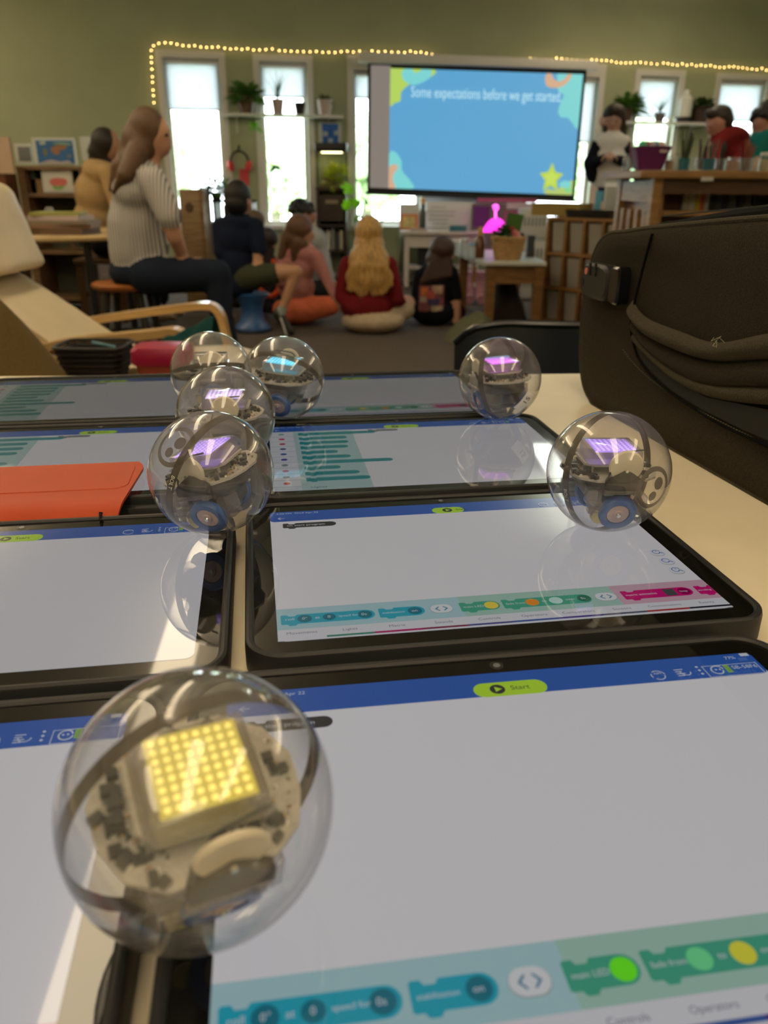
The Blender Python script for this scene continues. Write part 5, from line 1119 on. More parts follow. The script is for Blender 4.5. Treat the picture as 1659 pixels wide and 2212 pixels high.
for k, (px, c_, w_, h_) in enumerate([(62, (.12, .05, .04), .05, .17), (73, (.04, .05, .04), .04, .18), (80, (.26, .15, .06), .09, .10)]):
    q = at(px, 410, Yk + .05); wbox('book', ['dark red book standing', 'dark green book standing', 'tan wooden block lying'][k] + ' left of the watermelon sheet', 'book', (q.x, Yk + .14, zsh), (w_, .16, h_), M('bl%d' % k, c_, .7), group='items on the open bookcase shelf')
# round table with books
m_maple = wood('pale_maple', (.50, .36, .17)); q = at(150, 505, 5.1)
tx, ty, tz = -2.05, 5.12, .655
t = thing('round_table', 'round pale wooden table with stacked books and black legs', 'table', (tx, ty, 0))
mb = MB(); mb.lathe([(0, tz - .028), (.585, tz - .028), (.60, tz - .018), (.60, tz - .006), (.592, tz), (0, tz)], seg=64); obj('tabletop', mb, m_maple, t, world=False)
for a in (.8, 2.4, 3.9, 5.5): obj('leg', MB().cyl((.48 * math.cos(a), .48 * math.sin(a), tz - .028), (.5 * math.cos(a), .5 * math.sin(a), 0), .022), M('black_metal', (.008, .008, .01), .4), t, world=False)
Bs = [(.36, .26, .035, (.14, .08, .05), 'thick brown book at the bottom'), (.34, .24, .022, (.22, .13, .09), 'reddish brown book second from the bottom'), (.36, .25, .020, (.22, .18, .13), 'grey brown book in the middle'), (.30, .22, .025, (.50, .40, .40), 'pale pink book'), (.28, .2, .018, (.30, .30, .08), 'yellow green book on top')]
z = tz; q = at(112, 505, 4.85)
for k, (w_, d_, h_, c_, lb) in enumerate(Bs):
    wbox('book', lb + ' of the stack on the round table', 'book', (q.x + .02 + .01 * ((k * 3) % 4), 4.95, z), (w_, d_, h_), M('bt%d' % k, c_, .6), .1 * ((k * 2) % 3) - .1, 'stack of books on the round table'); z += h_
p = Vector((at(64, 470, 4.9).x, 5.2, tz)); t = thing('small_jar', 'small clear jar with a green plant left of the book stack', 'jar', tuple(p))
mb = MB(); mb.lathe([(.03, 0), (.035, .1), (.02, .14)], cap=False); obj('jar_body', mb, m_jar, t, world=False); mb = MB(); leafy(mb, (0, 0, .03), 30, .03, .05, .03, 1); obj('sprig', mb, m_lf3, t, world=False, smooth=False)
# chairs / bench below the round table
t = thing('wooden_stool', 'dark wooden stool that the tan-cardigan person sits on', 'stool', (-2.02, 6.0, 0))
obj('seat', MB().box((0, 0, .42), (.36, .34, .035), bev=.01), wood('dark_oak', (.12, .06, .025)), t, world=False)
for x in (-.14, .14):
    for y in (-.13, .13): obj('leg', MB().box((x, y, .2), (.05, .05, .40)), wood('dark_oak'), t, world=False, smooth=False)
obj('stretcher', MB().box((0, -.13, .2), (.25, .02, .03)), wood('dark_oak'), t, world=False)
q = at(270, 610, 4.42); t = thing('round_stool', 'stool with an orange wood seat under the striped-shirt person', 'stool', (q.x - .0, 4.45, 0))
szt = .44
mb = MB(); mb.lathe([(0, szt - .035), (.17, szt - .035), (.185, szt - .02), (.185, szt - .008), (.17, szt), (0, szt - .004)], seg=40); obj('seat', mb, M('orange_wood', (.34, .11, .025), .35, var=.15, scale=12), t, world=False)
for a in (.8, 2.37, 3.94, 5.5): obj('leg', MB().cyl((.12 * math.cos(a), .12 * math.sin(a), szt - .036), (.19 * math.cos(a), .19 * math.sin(a), 0), .02), M('black_leg', (.02, .016, .012), .5), t, world=False)
obj('foot_ring', MB().tube([(.165 * math.cos(a), .165 * math.sin(a), .16) for a in [2 * PI * i / 24 for i in range(24)]], .009, closed=True), M('black_leg'), t, world=False)
# tan cabinet and dark bookcase in front of the first window
a, b = at(385, 408, 6.9), at(437, 412, 6.9)
t = thing('tan_cabinet', 'tan wooden cabinet side beneath the leftmost window', 'cabinet', ((a.x + b.x) / 2, 7.05, 0)); wd_ = b.x - a.x
obj('body', MB().box((0, 0, a.z / 2), (wd_, .3, a.z), bev=.004), wood('tan_ply', (.30, .19, .09)), t, world=False)
mb = MB(); mb.ell((-.02, -.151, a.z - .14), (.035, .006, .04), 16); obj('knot', mb, M('dark_knot', (.12, .07, .04), .8), t, world=False); obj('edge_strip', MB().box((wd_ / 2 - .015, -.153, a.z / 2), (.03, .012, a.z)), wood('tan_ply_edge', (.24, .13, .05)), t, world=False)
a, b = at(438, 432, 7.1), at(495, 436, 7.1); wd_ = b.x - a.x; zt = a.z
t = thing('dark_shelf', 'dark brown shelf unit holding white spined books beside the tan cabinet', 'shelf', ((a.x + b.x) / 2 + .07, 7.28, 0))
obj('side_panel', MB().box((-wd_ / 2 + .01, 0, zt / 2), (.02, .28, zt)), m_dw, t, world=False); obj('side_panel', MB().box((wd_ / 2 + .10, 0, zt / 2), (.02, .28, zt)), m_dw, t, world=False)
for z in (zt - .01, zt * .62, zt * .3, .04): obj('shelf_board', MB().box((.05, 0, z), (wd_ + .12, .28, .02)), m_dw, t, world=False)
obj('door_panel', MB().box((.08, -.145, zt * .5), (wd_ - .02, .012, zt * .9)), m_dw, t, world=False)
for k in range(2): q = at(447, [480, 550][k], 7.1); wbox('book', ['white spined books at the upper shelf of the dark shelf unit', 'white spined books at the lower shelf of the dark shelf unit'][k], 'book', (q.x, 7.16, [zt * .62 + .01, zt * .3 + .01][k]), (.025, .12, .2), M('white_spine', (.6, .6, .6), .6), group='white spined books')
potted('leafy_plant', 'leafy plant on the dark shelf unit before the leftmost window', Vector((at(468, 430, 7.2).x, 7.2, zt + .001)), .05, .06, m_bpot, 'leafy', 150, .09, .035, r=.12, leafmat=m_lf3, seed=9)

# ------------------------------------------------------------------ bentwood armchair with cream cushion
m_bent = M('bent_birch', (.56, .36, .15), .3, var=.12, scale=10, stretch=(1, 12, 12), coat=.3); m_cush = M('cream_leather', (.62, .52, .36), .5, var=.05, scale=6, bump=.12)
t = thing('armchair', 'bentwood armchair with a cream leather cushion at the left', 'armchair', (-1.05, 2.85, 0))
Yn, Yfar = 2.62, 3.12
def pt(px, py, Y): return at(px, py, Y)
for Y, P0 in ((Yn, [(60, 765), (130, 742), (240, 730), (330, 721), (372, 716), (392, 722), (404, 742), (412, 790)]), (Yfar, [(150, 702), (210, 690), (300, 677), (400, 664), (440, 660), (463, 664), (478, 684), (487, 720)])):
    L_ = [pt(x, y, Y) for x, y in P0]; e = L_[-1]; L_ = L_ + [Vector((e.x + .03, Y, .22)), Vector((e.x - .02, Y, .05)), Vector((e.x - .15, Y, .025)), Vector((e.x - .55, Y, .025))]
    L_ = smooth_path(L_, 6); mb = MB(); n = len(L_); loops = []
    for i, p in enumerate(L_):
        d = (L_[min(i + 1, n - 1)] - L_[max(i - 1, 0)]).normalized(); nn = Vector((-d.z, 0, d.x)) * .013
        loops.append([p + nn + Vector((0, -.03, 0)), p + nn + Vector((0, .03, 0)), p - nn + Vector((0, .03, 0)), p - nn + Vector((0, -.03, 0))])
    mb.loft(loops, cap0=True, cap1=True); obj('arm_frame', mb, m_bent, t, label='bent birch arm and leg')
# cushion profile in the side plane (x, z), from the top of the head rest to the front of the seat
prof = [(-1.66, .80), (-1.58, .90), (-1.48, .935), (-1.385, .90), (-1.29, .80), (-1.215, .70), (-1.17, .625), (-1.135, .575)]
_p0 = pt
def pt2(x, y): return Vector((_p0(x, y, 3.08).x, 0, _p0(x, y, 2.85).z))
up_ = [pt2(0, 404), pt2(28, 412), pt2(50, 450), pt2(75, 510), pt2(105, 572), pt2(108, 596)]
tp = [(-1.60, .80), (-1.52, .91)] + [(p.x - .0, p.z) for p in up_] 
def cushion(front, th_, y0, y1, name, puff=.02, seed=0):
    """front: list of (x,z) seen as the front outline; thickness goes to the lower left"""
    F_ = smooth_path([Vector((a, b)) for a, b in front], 6); n = len(F_); mb = MB(); loops = []
    NY = 14
    nr = []
    for i in range(n):
        d = (F_[min(i + 1, n - 1)] - F_[max(i - 1, 0)]).normalized(); nr.append(Vector((-d.y, d.x)))      # outward (to the right/up)
    for i in range(n):
        u = i / (n - 1); e = min(1, min(u, 1 - u) * 9) ** .5; ring = []
        for j in range(2 * NY):
            if j < NY: v = j / (NY - 1); s = 1
            else: v = 1 - (j - NY) / (NY - 1); s = -1
            ed = min(1, min(v, 1 - v) * 7) ** .5; o = s * th_ / 2 * e * (.35 + .65 * ed) + s * puff * math.sin(PI * v) * math.sin(PI * u)
            wr = .004 * noise.noise(Vector((u * 9, v * 5, seed)))
            p = F_[i] + nr[i] * (o - th_ / 2 + wr); ring.append(Vector((p.x, y0 + (y1 - y0) * v, p.y)))
        loops.append(ring)
    mb.loft(loops, cap0=True, cap1=True); return obj(name, mb, m_cush, t)
cushion([(-1.80, .78), (-1.75, .87), (-1.64, .915)] + [(p.x - .02, p.z) for p in up_[:1]] + [(p.x, p.z) for p in up_[1:]], .13, Yn + .02, Yfar - .02, 'head_cushion', .03, 1)
cushion([(-1.50, .70), (-1.40, .65), (-1.31, .60), (-1.22, .54), (-1.13, .475), (-1.05, .415), (-.98, .375), (-.88, .350), (-.72, .36), (-.60, .365), (-.50, .355)], .05, Yn + .03, Yfar - .03, 'seat_cushion', .008, 2)
for Y in (Yn + .01, Yfar - .01):
    mb = MB(); mb.tube([Vector((-1.62, Y, .72)), Vector((-1.42, Y, .62)), Vector((-1.2, Y, .48)), Vector((-1.0, Y, .34)), Vector((-.8, Y, .30)), Vector((-.5, Y, .31))], .016, 8, sm=5); obj('side_rail', mb, m_bent, t)
for x, z in ((-1.2, .46), (-.75, .285), (-1.35, .025)): obj('cross_rail', MB().box((x, (Yn + Yfar) / 2, z), (.05, Yfar - Yn, .022)), m_bent, t)

# ------------------------------------------------------------------ low bench with basket, tub, cloth; olive jacket
t = thing('low_bench', 'low wooden bench beyond the table carrying the black basket and red tub', 'bench', (-.95, 2.15, 0)); zb = .425
obj('seat_board', MB().box((0, 0, zb - .015), (1.15, .40, .03), bev=.004), woodh('bench_wood', (.40, .24, .10)), t, world=False)
for x in (-.5, .5):
    for y in (-.15, .15): obj('leg', MB().box((x, y, (zb - .03) / 2), (.04, .04, zb - .03)), wood('bench_wood_v', (.40, .24, .10)), t, world=False, smooth=False)
q = at(205, 775, 2.12); t = thing('wire_basket', 'black woven basket with a blue strip inside, left of the red tub', 'basket', (q.x - .005, 2.14, zb))
mb = MB()
for k in range(8): z = .004 + k * .0145; a = .066 + k * .0035; mb.tube([(x, y, z) for x, y in rrect(-a, -a * .8, a, a * .8, .03, 5)], .0052, 5, closed=True)
for x, y in rrect(-.07, -.056, .07, .056, .03, 5)[::2]: mb.tube([(x * .94, y * .94, 0), (x * 1.3, y * 1.3, .108)], .003, 4)
mb.loft([[(x, y, .002) for x, y in rrect(-.066, -.053, .066, .053, .03, 5)], [(x * .96, y * .96, .1) for x, y in rrect(-.09, -.072, .09, .072, .03, 5)]], cap0=True)
obj('woven_body', mb, M('black_wicker', (.012, .011, .014), .6), t, world=False); mb = MB(); mb.box((.03, -.01, .108), (.06, .012, .004), rot=Euler((0, .25, .2))); obj('blue_strip', mb, M('pale_blue', (.12, .28, .35), .5), t, world=False)
q = at(345, 775, 2.05); t = thing('red_tub', 'red plastic tub with a magenta lid on the low bench', 'tub', (q.x, 2.08, zb))
mb = MB(); mb.loft([[(x, y, z) for x, y in rrect(-a, -a * .75, a, a * .75, .02, 5)] for z, a in ((0, .052), (.085, .066))], cap0=True, cap1=True); obj('tub_body', mb, M('brick_red', (.28, .055, .035), .45), t, world=False)
mb = MB(); mb.loft([[(x, y, z) for x, y in rrect(-a, -a * .75, a, a * .75, .024, 5)] for z, a in ((.072, .070), (.078, .074), (.108, .073), (.117, .066), (.120, .05))], cap0=True, cap1=True); obj('lid', mb, M('magenta_red_lid', (.36, .01, .06), .35), t, world=False)
mb = MB()
def tealc(u, v):
    p = Vector((-.76 + .28 * u, 2.22 + .12 * v, zb + .012)); h = .15 * (u ** .8) * (.55 + .45 * math.sin(PI * (.15 + .8 * v))) + .014 * noise.noise(Vector((u * 6, v * 5, 9))); return p + Vector((0, 0, max(0, h)))
mb.grid(tealc, 26, 16, thick=.003); o = obj('teal_cloth', mb, cloth('dark_teal_cloth', (.005, .05, .048)), loc=(-.6, 2.28, zb)); tag(o, 'dark teal cloth bunched behind the clear balls on the bench', 'cloth')
t = thing('near_chair', 'chair holding up the olive jacket at the lower left', 'chair', (-1.02, 1.66, 0))
obj('back_board', MB().box((0, 0, .50), (.36, .03, .36), rot=Euler((0, 0, .1)), bev=.01), wood('dark_oak'), t, world=False)
obj('seat', MB().box((0, -.2, .34), (.36, .36, .03), bev=.008), wood('dark_oak'), t, world=False)
for x in (-.15, .15):
    for y in (-.35, 0): obj('leg', MB().box((x, y, .165), (.035, .035, .33)), wood('dark_oak'), t, world=False)
def jack(u, v):
    x = -1.30 + .68 * u; top = .700 - 1.45 * max(0, u - .62) ** 1.25 - .008 * math.sin(u * 9); s = v
    fold = .060 * math.sin(u * 19 + v * 2.5 + 2 * noise.noise(Vector((u * 3, v * 2, 4)))) * (.2 + s)
    if v < .2: y = 1.78 - .09 * (1 - (v / .2)) * -1; z = top - .04 * (1 - v / .2)
    else: y = 1.78 - .19 * math.sin(min(1, (v - .2) / .25) * PI / 2); z = top - (v - .2) * .62
    return (x, y + fold * .8, max(z, .02) + .012 * noise.noise(Vector((u * 7, v * 6, 2))))
mb = MB(); mb.grid(jack, 60, 40, thick=.006); o = obj('olive_jacket', mb, cloth('olive_brown_cloth', (.125, .085, .030), .12, 200, .25), loc=(-1.04, 1.7, .4)); tag(o, 'olive brown jacket draped over a chair at the lower left', 'jacket')

# ================================================================== PEOPLE
SK = (.50, .27, .18)
def skin(c=SK): return M('skin_%.2f%.2f' % (c[0], c[1]), c, .55, spec=.3)
def cap_prim(p0, p1, r0, r1, m): return ('c', Vector(p0), Vector(p1), r0, r1, m)
def ell_prim(c, r, m, rot=(0, 0, 0)): return ('e', Vector(c), Vector(r), Euler(rot), m)
def body(name, prims, mats, parent, voxel=.011, sm=5):
    """one continuous surface grown from tapered limbs and rounded masses, coloured by the nearest one"""
    mb = MB()
    for p in prims:
        if p[0] == 'c':
            _, a, b, r0, r1, m = p; d = b - a
            if d.length < 1e-4: continue
            Q = d.normalized().to_track_quat('Z', 'Y').to_matrix(); L = d.length; pr = []
            for k in range(7): t_ = -PI / 2 + k * PI / 12; pr.append((max(0, r0 * math.cos(t_)), r0 * math.sin(t_)))
            for k in range(7): t_ = k * PI / 12; pr.append((max(0, r1 * math.cos(t_)), L + r1 * math.sin(t_)))
            mb.lathe(pr, a, 14, 0, Q, cap=False)
        else:
            _, c, r, e, m = p; mb.ell(c, tuple(r), 18, rot=e)
    bmesh.ops.recalc_face_normals(mb.b, faces=mb.b.faces)
    me = bpy.data.meshes.new('raw'); mb.b.to_mesh(me); mb.b.free()
    o = bpy.data.objects.new('raw', me); C.objects.link(o)
    r = o.modifiers.new('r', 'REMESH'); r.mode = 'VOXEL'; r.voxel_size = voxel; r.use_smooth_shade = True
    q = o.modifiers.new('s', 'SMOOTH'); q.factor = .6; q.iterations = sm
    dg = bpy.context.evaluated_depsgraph_get(); out = bpy.data.meshes.new_from_object(o.evaluated_get(dg)); bpy.data.objects.remove(o)
    out.name = name
    for m in mats: out.materials.append(m)
    inv = []
    for p in prims:
        if p[0] == 'e': inv.append(p[3].to_matrix().inverted())
        else: inv.append(None)
    for f in out.polygons:
        c = f.center; best = 1e9; bm_ = 0
        for p, iv in zip(prims, inv):
            if p[0] == 'c':
                d = p[2] - p[1]; t_ = max(0, min(1, (c - p[1]).dot(d) / d.length_squared)); ds = (c - (p[1] + d * t_)).length - (p[3] + (p[4] - p[3]) * t_)
            else:
                v = iv @ (c - p[1]); r_ = p[2]; k = math.sqrt((v.x / r_.x) ** 2 + (v.y / r_.y) ** 2 + (v.z / r_.z) ** 2); ds = (k - 1) * min(r_)
            if ds < best: best = ds; bm_ = p[-1] if p[0] == 'c' else p[4]
        f.material_index = bm_; f.use_smooth = True
    out.transform(chain_inv(parent)); ob = bpy.data.objects.new(name, out); C.objects.link(ob); ob.parent = parent
    return ob
def hand(prims, wrist, d, side, m=0, s=1.0, curl=.5, palm=(0, 0, -1)):
    """palm, four unequal fingers and a thumb; d = way the fingers point, side = way the thumb lies"""
    w_ = Vector(wrist); d = Vector(d).normalized(); side = (Vector(side) - d * Vector(side).dot(d)).normalized(); pn = Vector(palm); pn = (pn - d * pn.dot(d)).normalized()
    prims.append(cap_prim(w_, w_ + d * .06 * s, .024 * s, .030 * s, m))
    for k, L in enumerate((.070, .078, .072, .056)):
        b = w_ + d * .075 * s + side * (.027 - .018 * k) * s; k1 = b + (d + pn * curl * .4).normalized() * L * .5 * s; k2 = k1 + (d + pn * curl * 1.6).normalized() * L * .5 * s
        prims.append(cap_prim(w_ + d * .04 * s + side * (.018 - .012 * k) * s, b, .010 * s, .0085 * s, m)); prims.append(cap_prim(b, k1, .0085 * s, .008 * s, m)); prims.append(cap_prim(k1, k2, .008 * s, .0065 * s, m))
    b = w_ + d * .02 * s + side * .024 * s; k1 = b + (d + side * .9).normalized() * .035 * s; prims.append(cap_prim(b, k1, .011 * s, .010 * s, m)); prims.append(cap_prim(k1, k1 + (d + side * .3).normalized() * .03 * s, .010 * s, .008 * s, m))
def person(label, base, group=None):
    return thing('person', label, 'person', tuple(base), 0, group)
def hairm(key, col=(.02, .015, .01)): return M(key, col, .48, var=.35, scale=60, stretch=(8, 8, .6), bump=.35, spec=.4)
def hairobj(prims, mat, parent, voxel=.012, sm=3): return body('hair', prims, [mat], parent, voxel, sm)
def striped(key, a, b, period, axis=0):
    m = M(key, a, .85, spec=.2); nt = m.node_tree; bs = nt.nodes['Principled BSDF']; tc = nt.nodes.new('ShaderNodeTexCoord'); sx = nt.nodes.new('ShaderNodeSeparateXYZ'); nt.links.new(tc.outputs['Object'], sx.inputs[0])
    mu = nt.nodes.new('ShaderNodeMath'); mu.operation = 'MULTIPLY'; mu.inputs[1].default_value = 2 * PI / period; nt.links.new(sx.outputs[axis], mu.inputs[0])
    sn = nt.nodes.new('ShaderNodeMath'); sn.operation = 'SINE'; nt.links.new(mu.outputs[0], sn.inputs[0]); gt = nt.nodes.new('ShaderNodeMath'); gt.operation = 'GREATER_THAN'; gt.inputs[1].default_value = .1; nt.links.new(sn.outputs[0], gt.inputs[0])
    mx = nt.nodes.new('ShaderNodeMix'); mx.data_type = 'RGBA'; mx.inputs[6].default_value = (*a, 1); mx.inputs[7].default_value = (*b, 1); nt.links.new(gt.outputs[0], mx.inputs[0]); nt.links.new(mx.outputs[2], bs.inputs['Base Color']); return m
def wisp(mb, path, r0, r1): mb.tube([Vector(p) for p in path], [r0, r0, (r0 + r1) / 2, r1], 6, sm=4)

# --- striped-shirt person sitting on the stool, seen from behind left, looking right
Y = 4.42
def A(px, py, dy=0): return at(px, py, Y + dy)
t = person('seated person with long light brown hair, blue and white striped shirt and navy trousers', (A(300, 600).x, Y, 0))
P_ = []; SH, PA, SKN = 1, 2, 0
P_ += [ell_prim(A(303, 588), (.165, .16, .10), PA), cap_prim(A(300, 545), A(300, 485), .155, .160, SH), cap_prim(A(300, 485), A(304, 430), .160, .140, SH), ell_prim(A(303, 415), (.140, .18, .12), SH), ell_prim(A(318, 378), (.085, .16, .075), SH, (0, .25, 0))]
P_ += [cap_prim(A(330, 392, -.15), A(366, 468, -.19), .072, .066, SH), cap_prim(A(330, 392, .16), A(372, 470, .2), .065, .055, SH)]
P_ += [cap_prim(A(366, 480, -.19), A(378, 515, -.18), .046, .040, SKN), cap_prim(A(378, 515, -.18), A(402, 572, -.06), .038, .027, SKN), cap_prim(A(374, 490, .2), A(398, 560, .08), .042, .028, SKN)]
hand(P_, A(402, 572, -.06), (.9, .3, -.2), (0, .2, 1), SKN, .95, .4)
P_ += [cap_prim(A(322, 385), A(330, 335), .052, .048, SKN), ell_prim(A(331, 292), (.085, .072, .105), SKN, (0, .1, 0)), ell_prim(A(348, 312), (.052, .048, .06), SKN), ell_prim(A(366, 302), (.014, .012, .018), SKN), ell_prim(A(357, 325), (.022, .03, .016), SKN), ell_prim(A(362, 284), (.014, .04, .012), SKN)]
P_ += [cap_prim(A(320, 596, -.10), A(468, 592, -.10), .098, .078, PA), cap_prim(A(320, 600, .12), A(462, 600, .14), .095, .074, PA), cap_prim(A(470, 598, -.10), Vector((A(492, 700).x, Y - .12, .10)), .074, .050, PA), cap_prim(A(464, 604, .14), Vector((A(480, 700).x, Y + .16, .10)), .07, .05, PA)]
for dy in (-.12, .16):
    q = Vector((A(490 if dy < 0 else 478, 700).x, Y + dy, .035)); P_ += [cap_prim(q + Vector((-.02, 0, .05)), q + Vector((0, 0, .01)), .045, .04, SKN), cap_prim(q, q + Vector((.14, 0, -.008)), .038, .026, 3)]
body('body', P_, [skin(), striped('striped_shirt', (.62, .58, .54), (.17, .17, .19), .0165), cloth('navy_trousers', (.014, .020, .036)), M('tan_shoe', (.3, .2, .13), .6)], t, .011)
H_ = [cap_prim(A(296, 330, -.09), A(272, 378, -.15), .055, .045, 0), cap_prim(A(272, 378, -.15), A(246, 416, -.13), .043, .014, 0), cap_prim(A(256, 360, -.05), A(238, 412, -.07), .04, .012, 0), ell_prim(A(318, 280), (.098, .092, .108), 0), ell_prim(A(307, 310), (.095, .10, .11), 0), cap_prim(A(300, 300), A(275, 365), .088, .066, 0), cap_prim(A(283, 345, -.04), A(256, 405, -.08), .062, .022, 0), cap_prim(A(270, 345, .03), A(246, 398, .0), .05, .018, 0)]
hairobj(H_, hairm('light_brown_hair', (.115, .060, .030)), t, .01, 4)
obj('lips', MB().ell(A(366, 318), (.010, .022, .006), 10), M('lips', (.35, .12, .10), .5), t)
obj('eye', MB().ell(A(360, 292, -.045), (.010, .006, .007), 10), M('eye_dark', (.02, .015, .01), .2), t)
mb = MB(); 
mb.tube([A(380, 392, -.19), A(383, 430, -.225), A(382, 470, -.235)], .0035, 6, sm=4); obj('shoulder_seam', mb, M('seam_grey', (.35, .34, .33), .8), t)

# --- tan-cardigan person behind, dark ponytail
Y = 6.0
t = person('seated person with a dark low ponytail and tan cardigan beside the round table', (A(215, 600).x, Y, 0))
P_ = [ell_prim(A(214, 510), (.155, .15, .10), 2), ell_prim(A(206, 470), (.150, .14, .13), 1), ell_prim(A(208, 420), (.150, .15, .16), 1), ell_prim(A(218, 372), (.125, .15, .09), 1, (0, .3, 0)), cap_prim(A(232, 372, -.14), A(255, 450, -.18), .062, .052, 1), cap_prim(A(255, 450, -.18), A(290, 490, -.1), .048, .034, 1), cap_prim(A(232, 372, .14), A(262, 450, .18), .06, .05, 1),
      cap_prim(A(222, 362), A(232, 335), .048, .045, 0), ell_prim(A(236, 312), (.078, .07, .10), 0), ell_prim(A(250, 325), (.045, .04, .05), 0), ell_prim(A(261, 315), (.012, .01, .015), 0)]
hand(P_, A(292, 491, -.1), (1, .2, -.1), (0, .3, 1), 0, .9, .4)
P_ += [cap_prim(A(222, 530, -.1), A(330, 545, -.1), .085, .068, 2), cap_prim(A(222, 530, .1), A(330, 545, .12), .085, .068, 2)]
for dy in (-.1, .12): q = Vector((A(335, 560).x, Y + dy, .04)); P_ += [cap_prim(A(332, 548, dy), q + Vector((0, 0, .1)), .065, .045, 2), cap_prim(q, q + Vector((.13, 0, -.008)), .036, .026, 3)]
body('body', P_, [skin((.42, .22, .14)), cloth('tan_cardigan', (.40, .27, .13), .1, 120, .4), cloth('black_trousers', (.008, .008, .012)), M('tan_shoe', (.3, .2, .13), .6)], t, .013)
hairobj([ell_prim(A(226, 308), (.095, .092, .10), 0), ell_prim(A(214, 328), (.075, .08, .08), 0), ell_prim(A(226, 345), (.06, .06, .06), 0), cap_prim(A(204, 345), A(192, 372), .042, .028, 0), cap_prim(A(192, 372), A(184, 392), .026, .012, 0)], hairm('dark_hair', (.014, .009, .007)), t, .012)

# --- standing teacher
Y = 7.35
t = person('standing person with glasses, long dark hair, white blouse and black cardigan by the projection screen', (A(1322, 440).x, Y, 0))
P_ = [ell_prim(A(1318, 420), (.15, .11, .12), 2), ell_prim(A(1318, 385), (.14, .105, .15), 1), ell_prim(A(1316, 345), (.15, .10, .15), 1), ell_prim(A(1320, 308), (.16, .09, .10), 1), cap_prim(A(1322, 300), A(1324, 282), .048, .045, 0),
      ell_prim(A(1325, 260), (.075, .085, .105), 0), ell_prim(A(1324, 277), (.05, .06, .055), 0), ell_prim(A(1323, 266, -.092), (.012, .014, .018), 0), ell_prim(A(1312, 262), (.07, .06, .06), 0),
      cap_prim(A(1292, 312), A(1275, 352, -.02), .058, .052, 3), cap_prim(A(1275, 352, -.02), A(1280, 380), .06, .055, 3), cap_prim(A(1276, 356, -.03), A(1302, 342, -.16), .046, .034, 3),
      cap_prim(A(1347, 312), A(1356, 350, -.02), .058, .05, 3), cap_prim(A(1352, 345), A(1348, 400), .045, .05, 3), cap_prim(A(1356, 352, -.02), A(1326, 343, -.16), .044, .03, 3)]
hand(P_, A(1302, 342, -.16), (1, -.2, .25), (0, -.3, 1), 0, .85, 1.0); hand(P_, A(1326, 345, -.16), (-1, -.3, .3), (0, -.3, 1), 0, .85, 1.0)
xx = A(1318, 430).x
for dx in (-.075, .075):
    P_ += [cap_prim(Vector((xx + dx, Y, .84)), Vector((xx + dx, Y, .46)), .092, .062, 2), cap_prim(Vector((xx + dx, Y, .46)), Vector((xx + dx, Y, .09)), .055, .036, 2), cap_prim(Vector((xx + dx, Y, .05)), Vector((xx + dx, Y - .14, .03)), .04, .028, 4)]
body('body', P_, [skin((.52, .32, .26)), cloth('white_blouse', (.62, .60, .60)), cloth('navy_skirt', (.020, .014, .045)), cloth('black_cardigan', (.006, .007, .012)), M('black_shoe', (.01, .01, .01), .4)], t, .012)
hairobj([ell_prim(A(1327, 250, .01), (.096, .092, .095), 0), ell_prim(A(1327, 240, -.03), (.07, .065, .05), 0), cap_prim(A(1309, 252, -.02), A(1307, 296, -.02), .030, .024, 0), cap_prim(A(1344, 252, -.02), A(1347, 300, -.02), .034, .028, 0), ell_prim(A(1327, 275, .05), (.08, .05, .10), 0)], hairm('dark_brown_hair', (.022, .013, .010)), t, .010)
mb = MB()
for s in (-1, 1):
    c = A(1323 + s * 8, 258, -.105); mb.tube([c + Vector((.026 * math.cos(a), 0, .020 * math.sin(a))) for a in [2 * PI * i / 16 for i in range(16)]], .0028, 5, closed=True)
mb.tube([A(1323, 257, -.108) + Vector((-.010, 0, 0)), A(1323, 257, -.108) + Vector((.010, 0, 0))], .0025, 5); obj('glasses', mb, M('glasses_black', (.01, .01, .01), .3), t)
mb = MB(); mb.ell(A(1323, 278, -.070), (.022, .010, .006), 10); obj('mouth', mb, M('lips', (.35, .12, .10), .5), t)
for s in (-1, 1): obj('eye', MB().ell(A(1323 + s * 8, 258, -.088), (.010, .006, .006), 10), M('eye_dark'), t)
mb = MB(); mb.tube([A(1306, 338, -.2), A(1326, 318, -.17)], .004, 6); obj('pen', mb, M('pen_grey', (.4, .4, .38), .4), t)

# --- two at the right behind the bookcase
Y = 6.3
t = person('dark-haired person in a red shirt leaning over behind the bookcase', (A(1570, 400).x, Y, 0))
P_ = [ell_prim(A(1575, 340), (.17, .12, .16), 1), ell_prim(A(1578, 300), (.14, .11, .09), 1), ell_prim(A(1572, 400), (.14, .11, .22), 1), cap_prim(A(1562, 298), A(1556, 278), .045, .042, 0), ell_prim(A(1549, 262), (.075, .08, .09), 0), ell_prim(A(1541, 278), (.05, .055, .045), 0), ell_prim(A(1530, 270, -.04), (.015, .012, .015), 0),
      cap_prim(A(1553, 315, -.1), A(1545, 350, -.2), .055, .045, 1), cap_prim(A(1600, 315, -.05), A(1602, 355, -.15), .055, .045, 1)]
q = A(1575, 440)
for dx in (-.07, .07): P_ += [cap_prim(Vector((q.x + dx, Y, .76)), Vector((q.x + dx, Y, .42)), .08, .055, 2), cap_prim(Vector((q.x + dx, Y, .42)), Vector((q.x + dx, Y, .09)), .05, .035, 2), cap_prim(Vector((q.x + dx, Y, .05)), Vector((q.x + dx, Y - .12, .03)), .036, .026, 2)]
P_ += [cap_prim(A(1545, 350, -.2), A(1530, 362, -.3), .038, .028, 0), cap_prim(A(1602, 355, -.15), A(1590, 366, -.28), .038, .028, 0)]
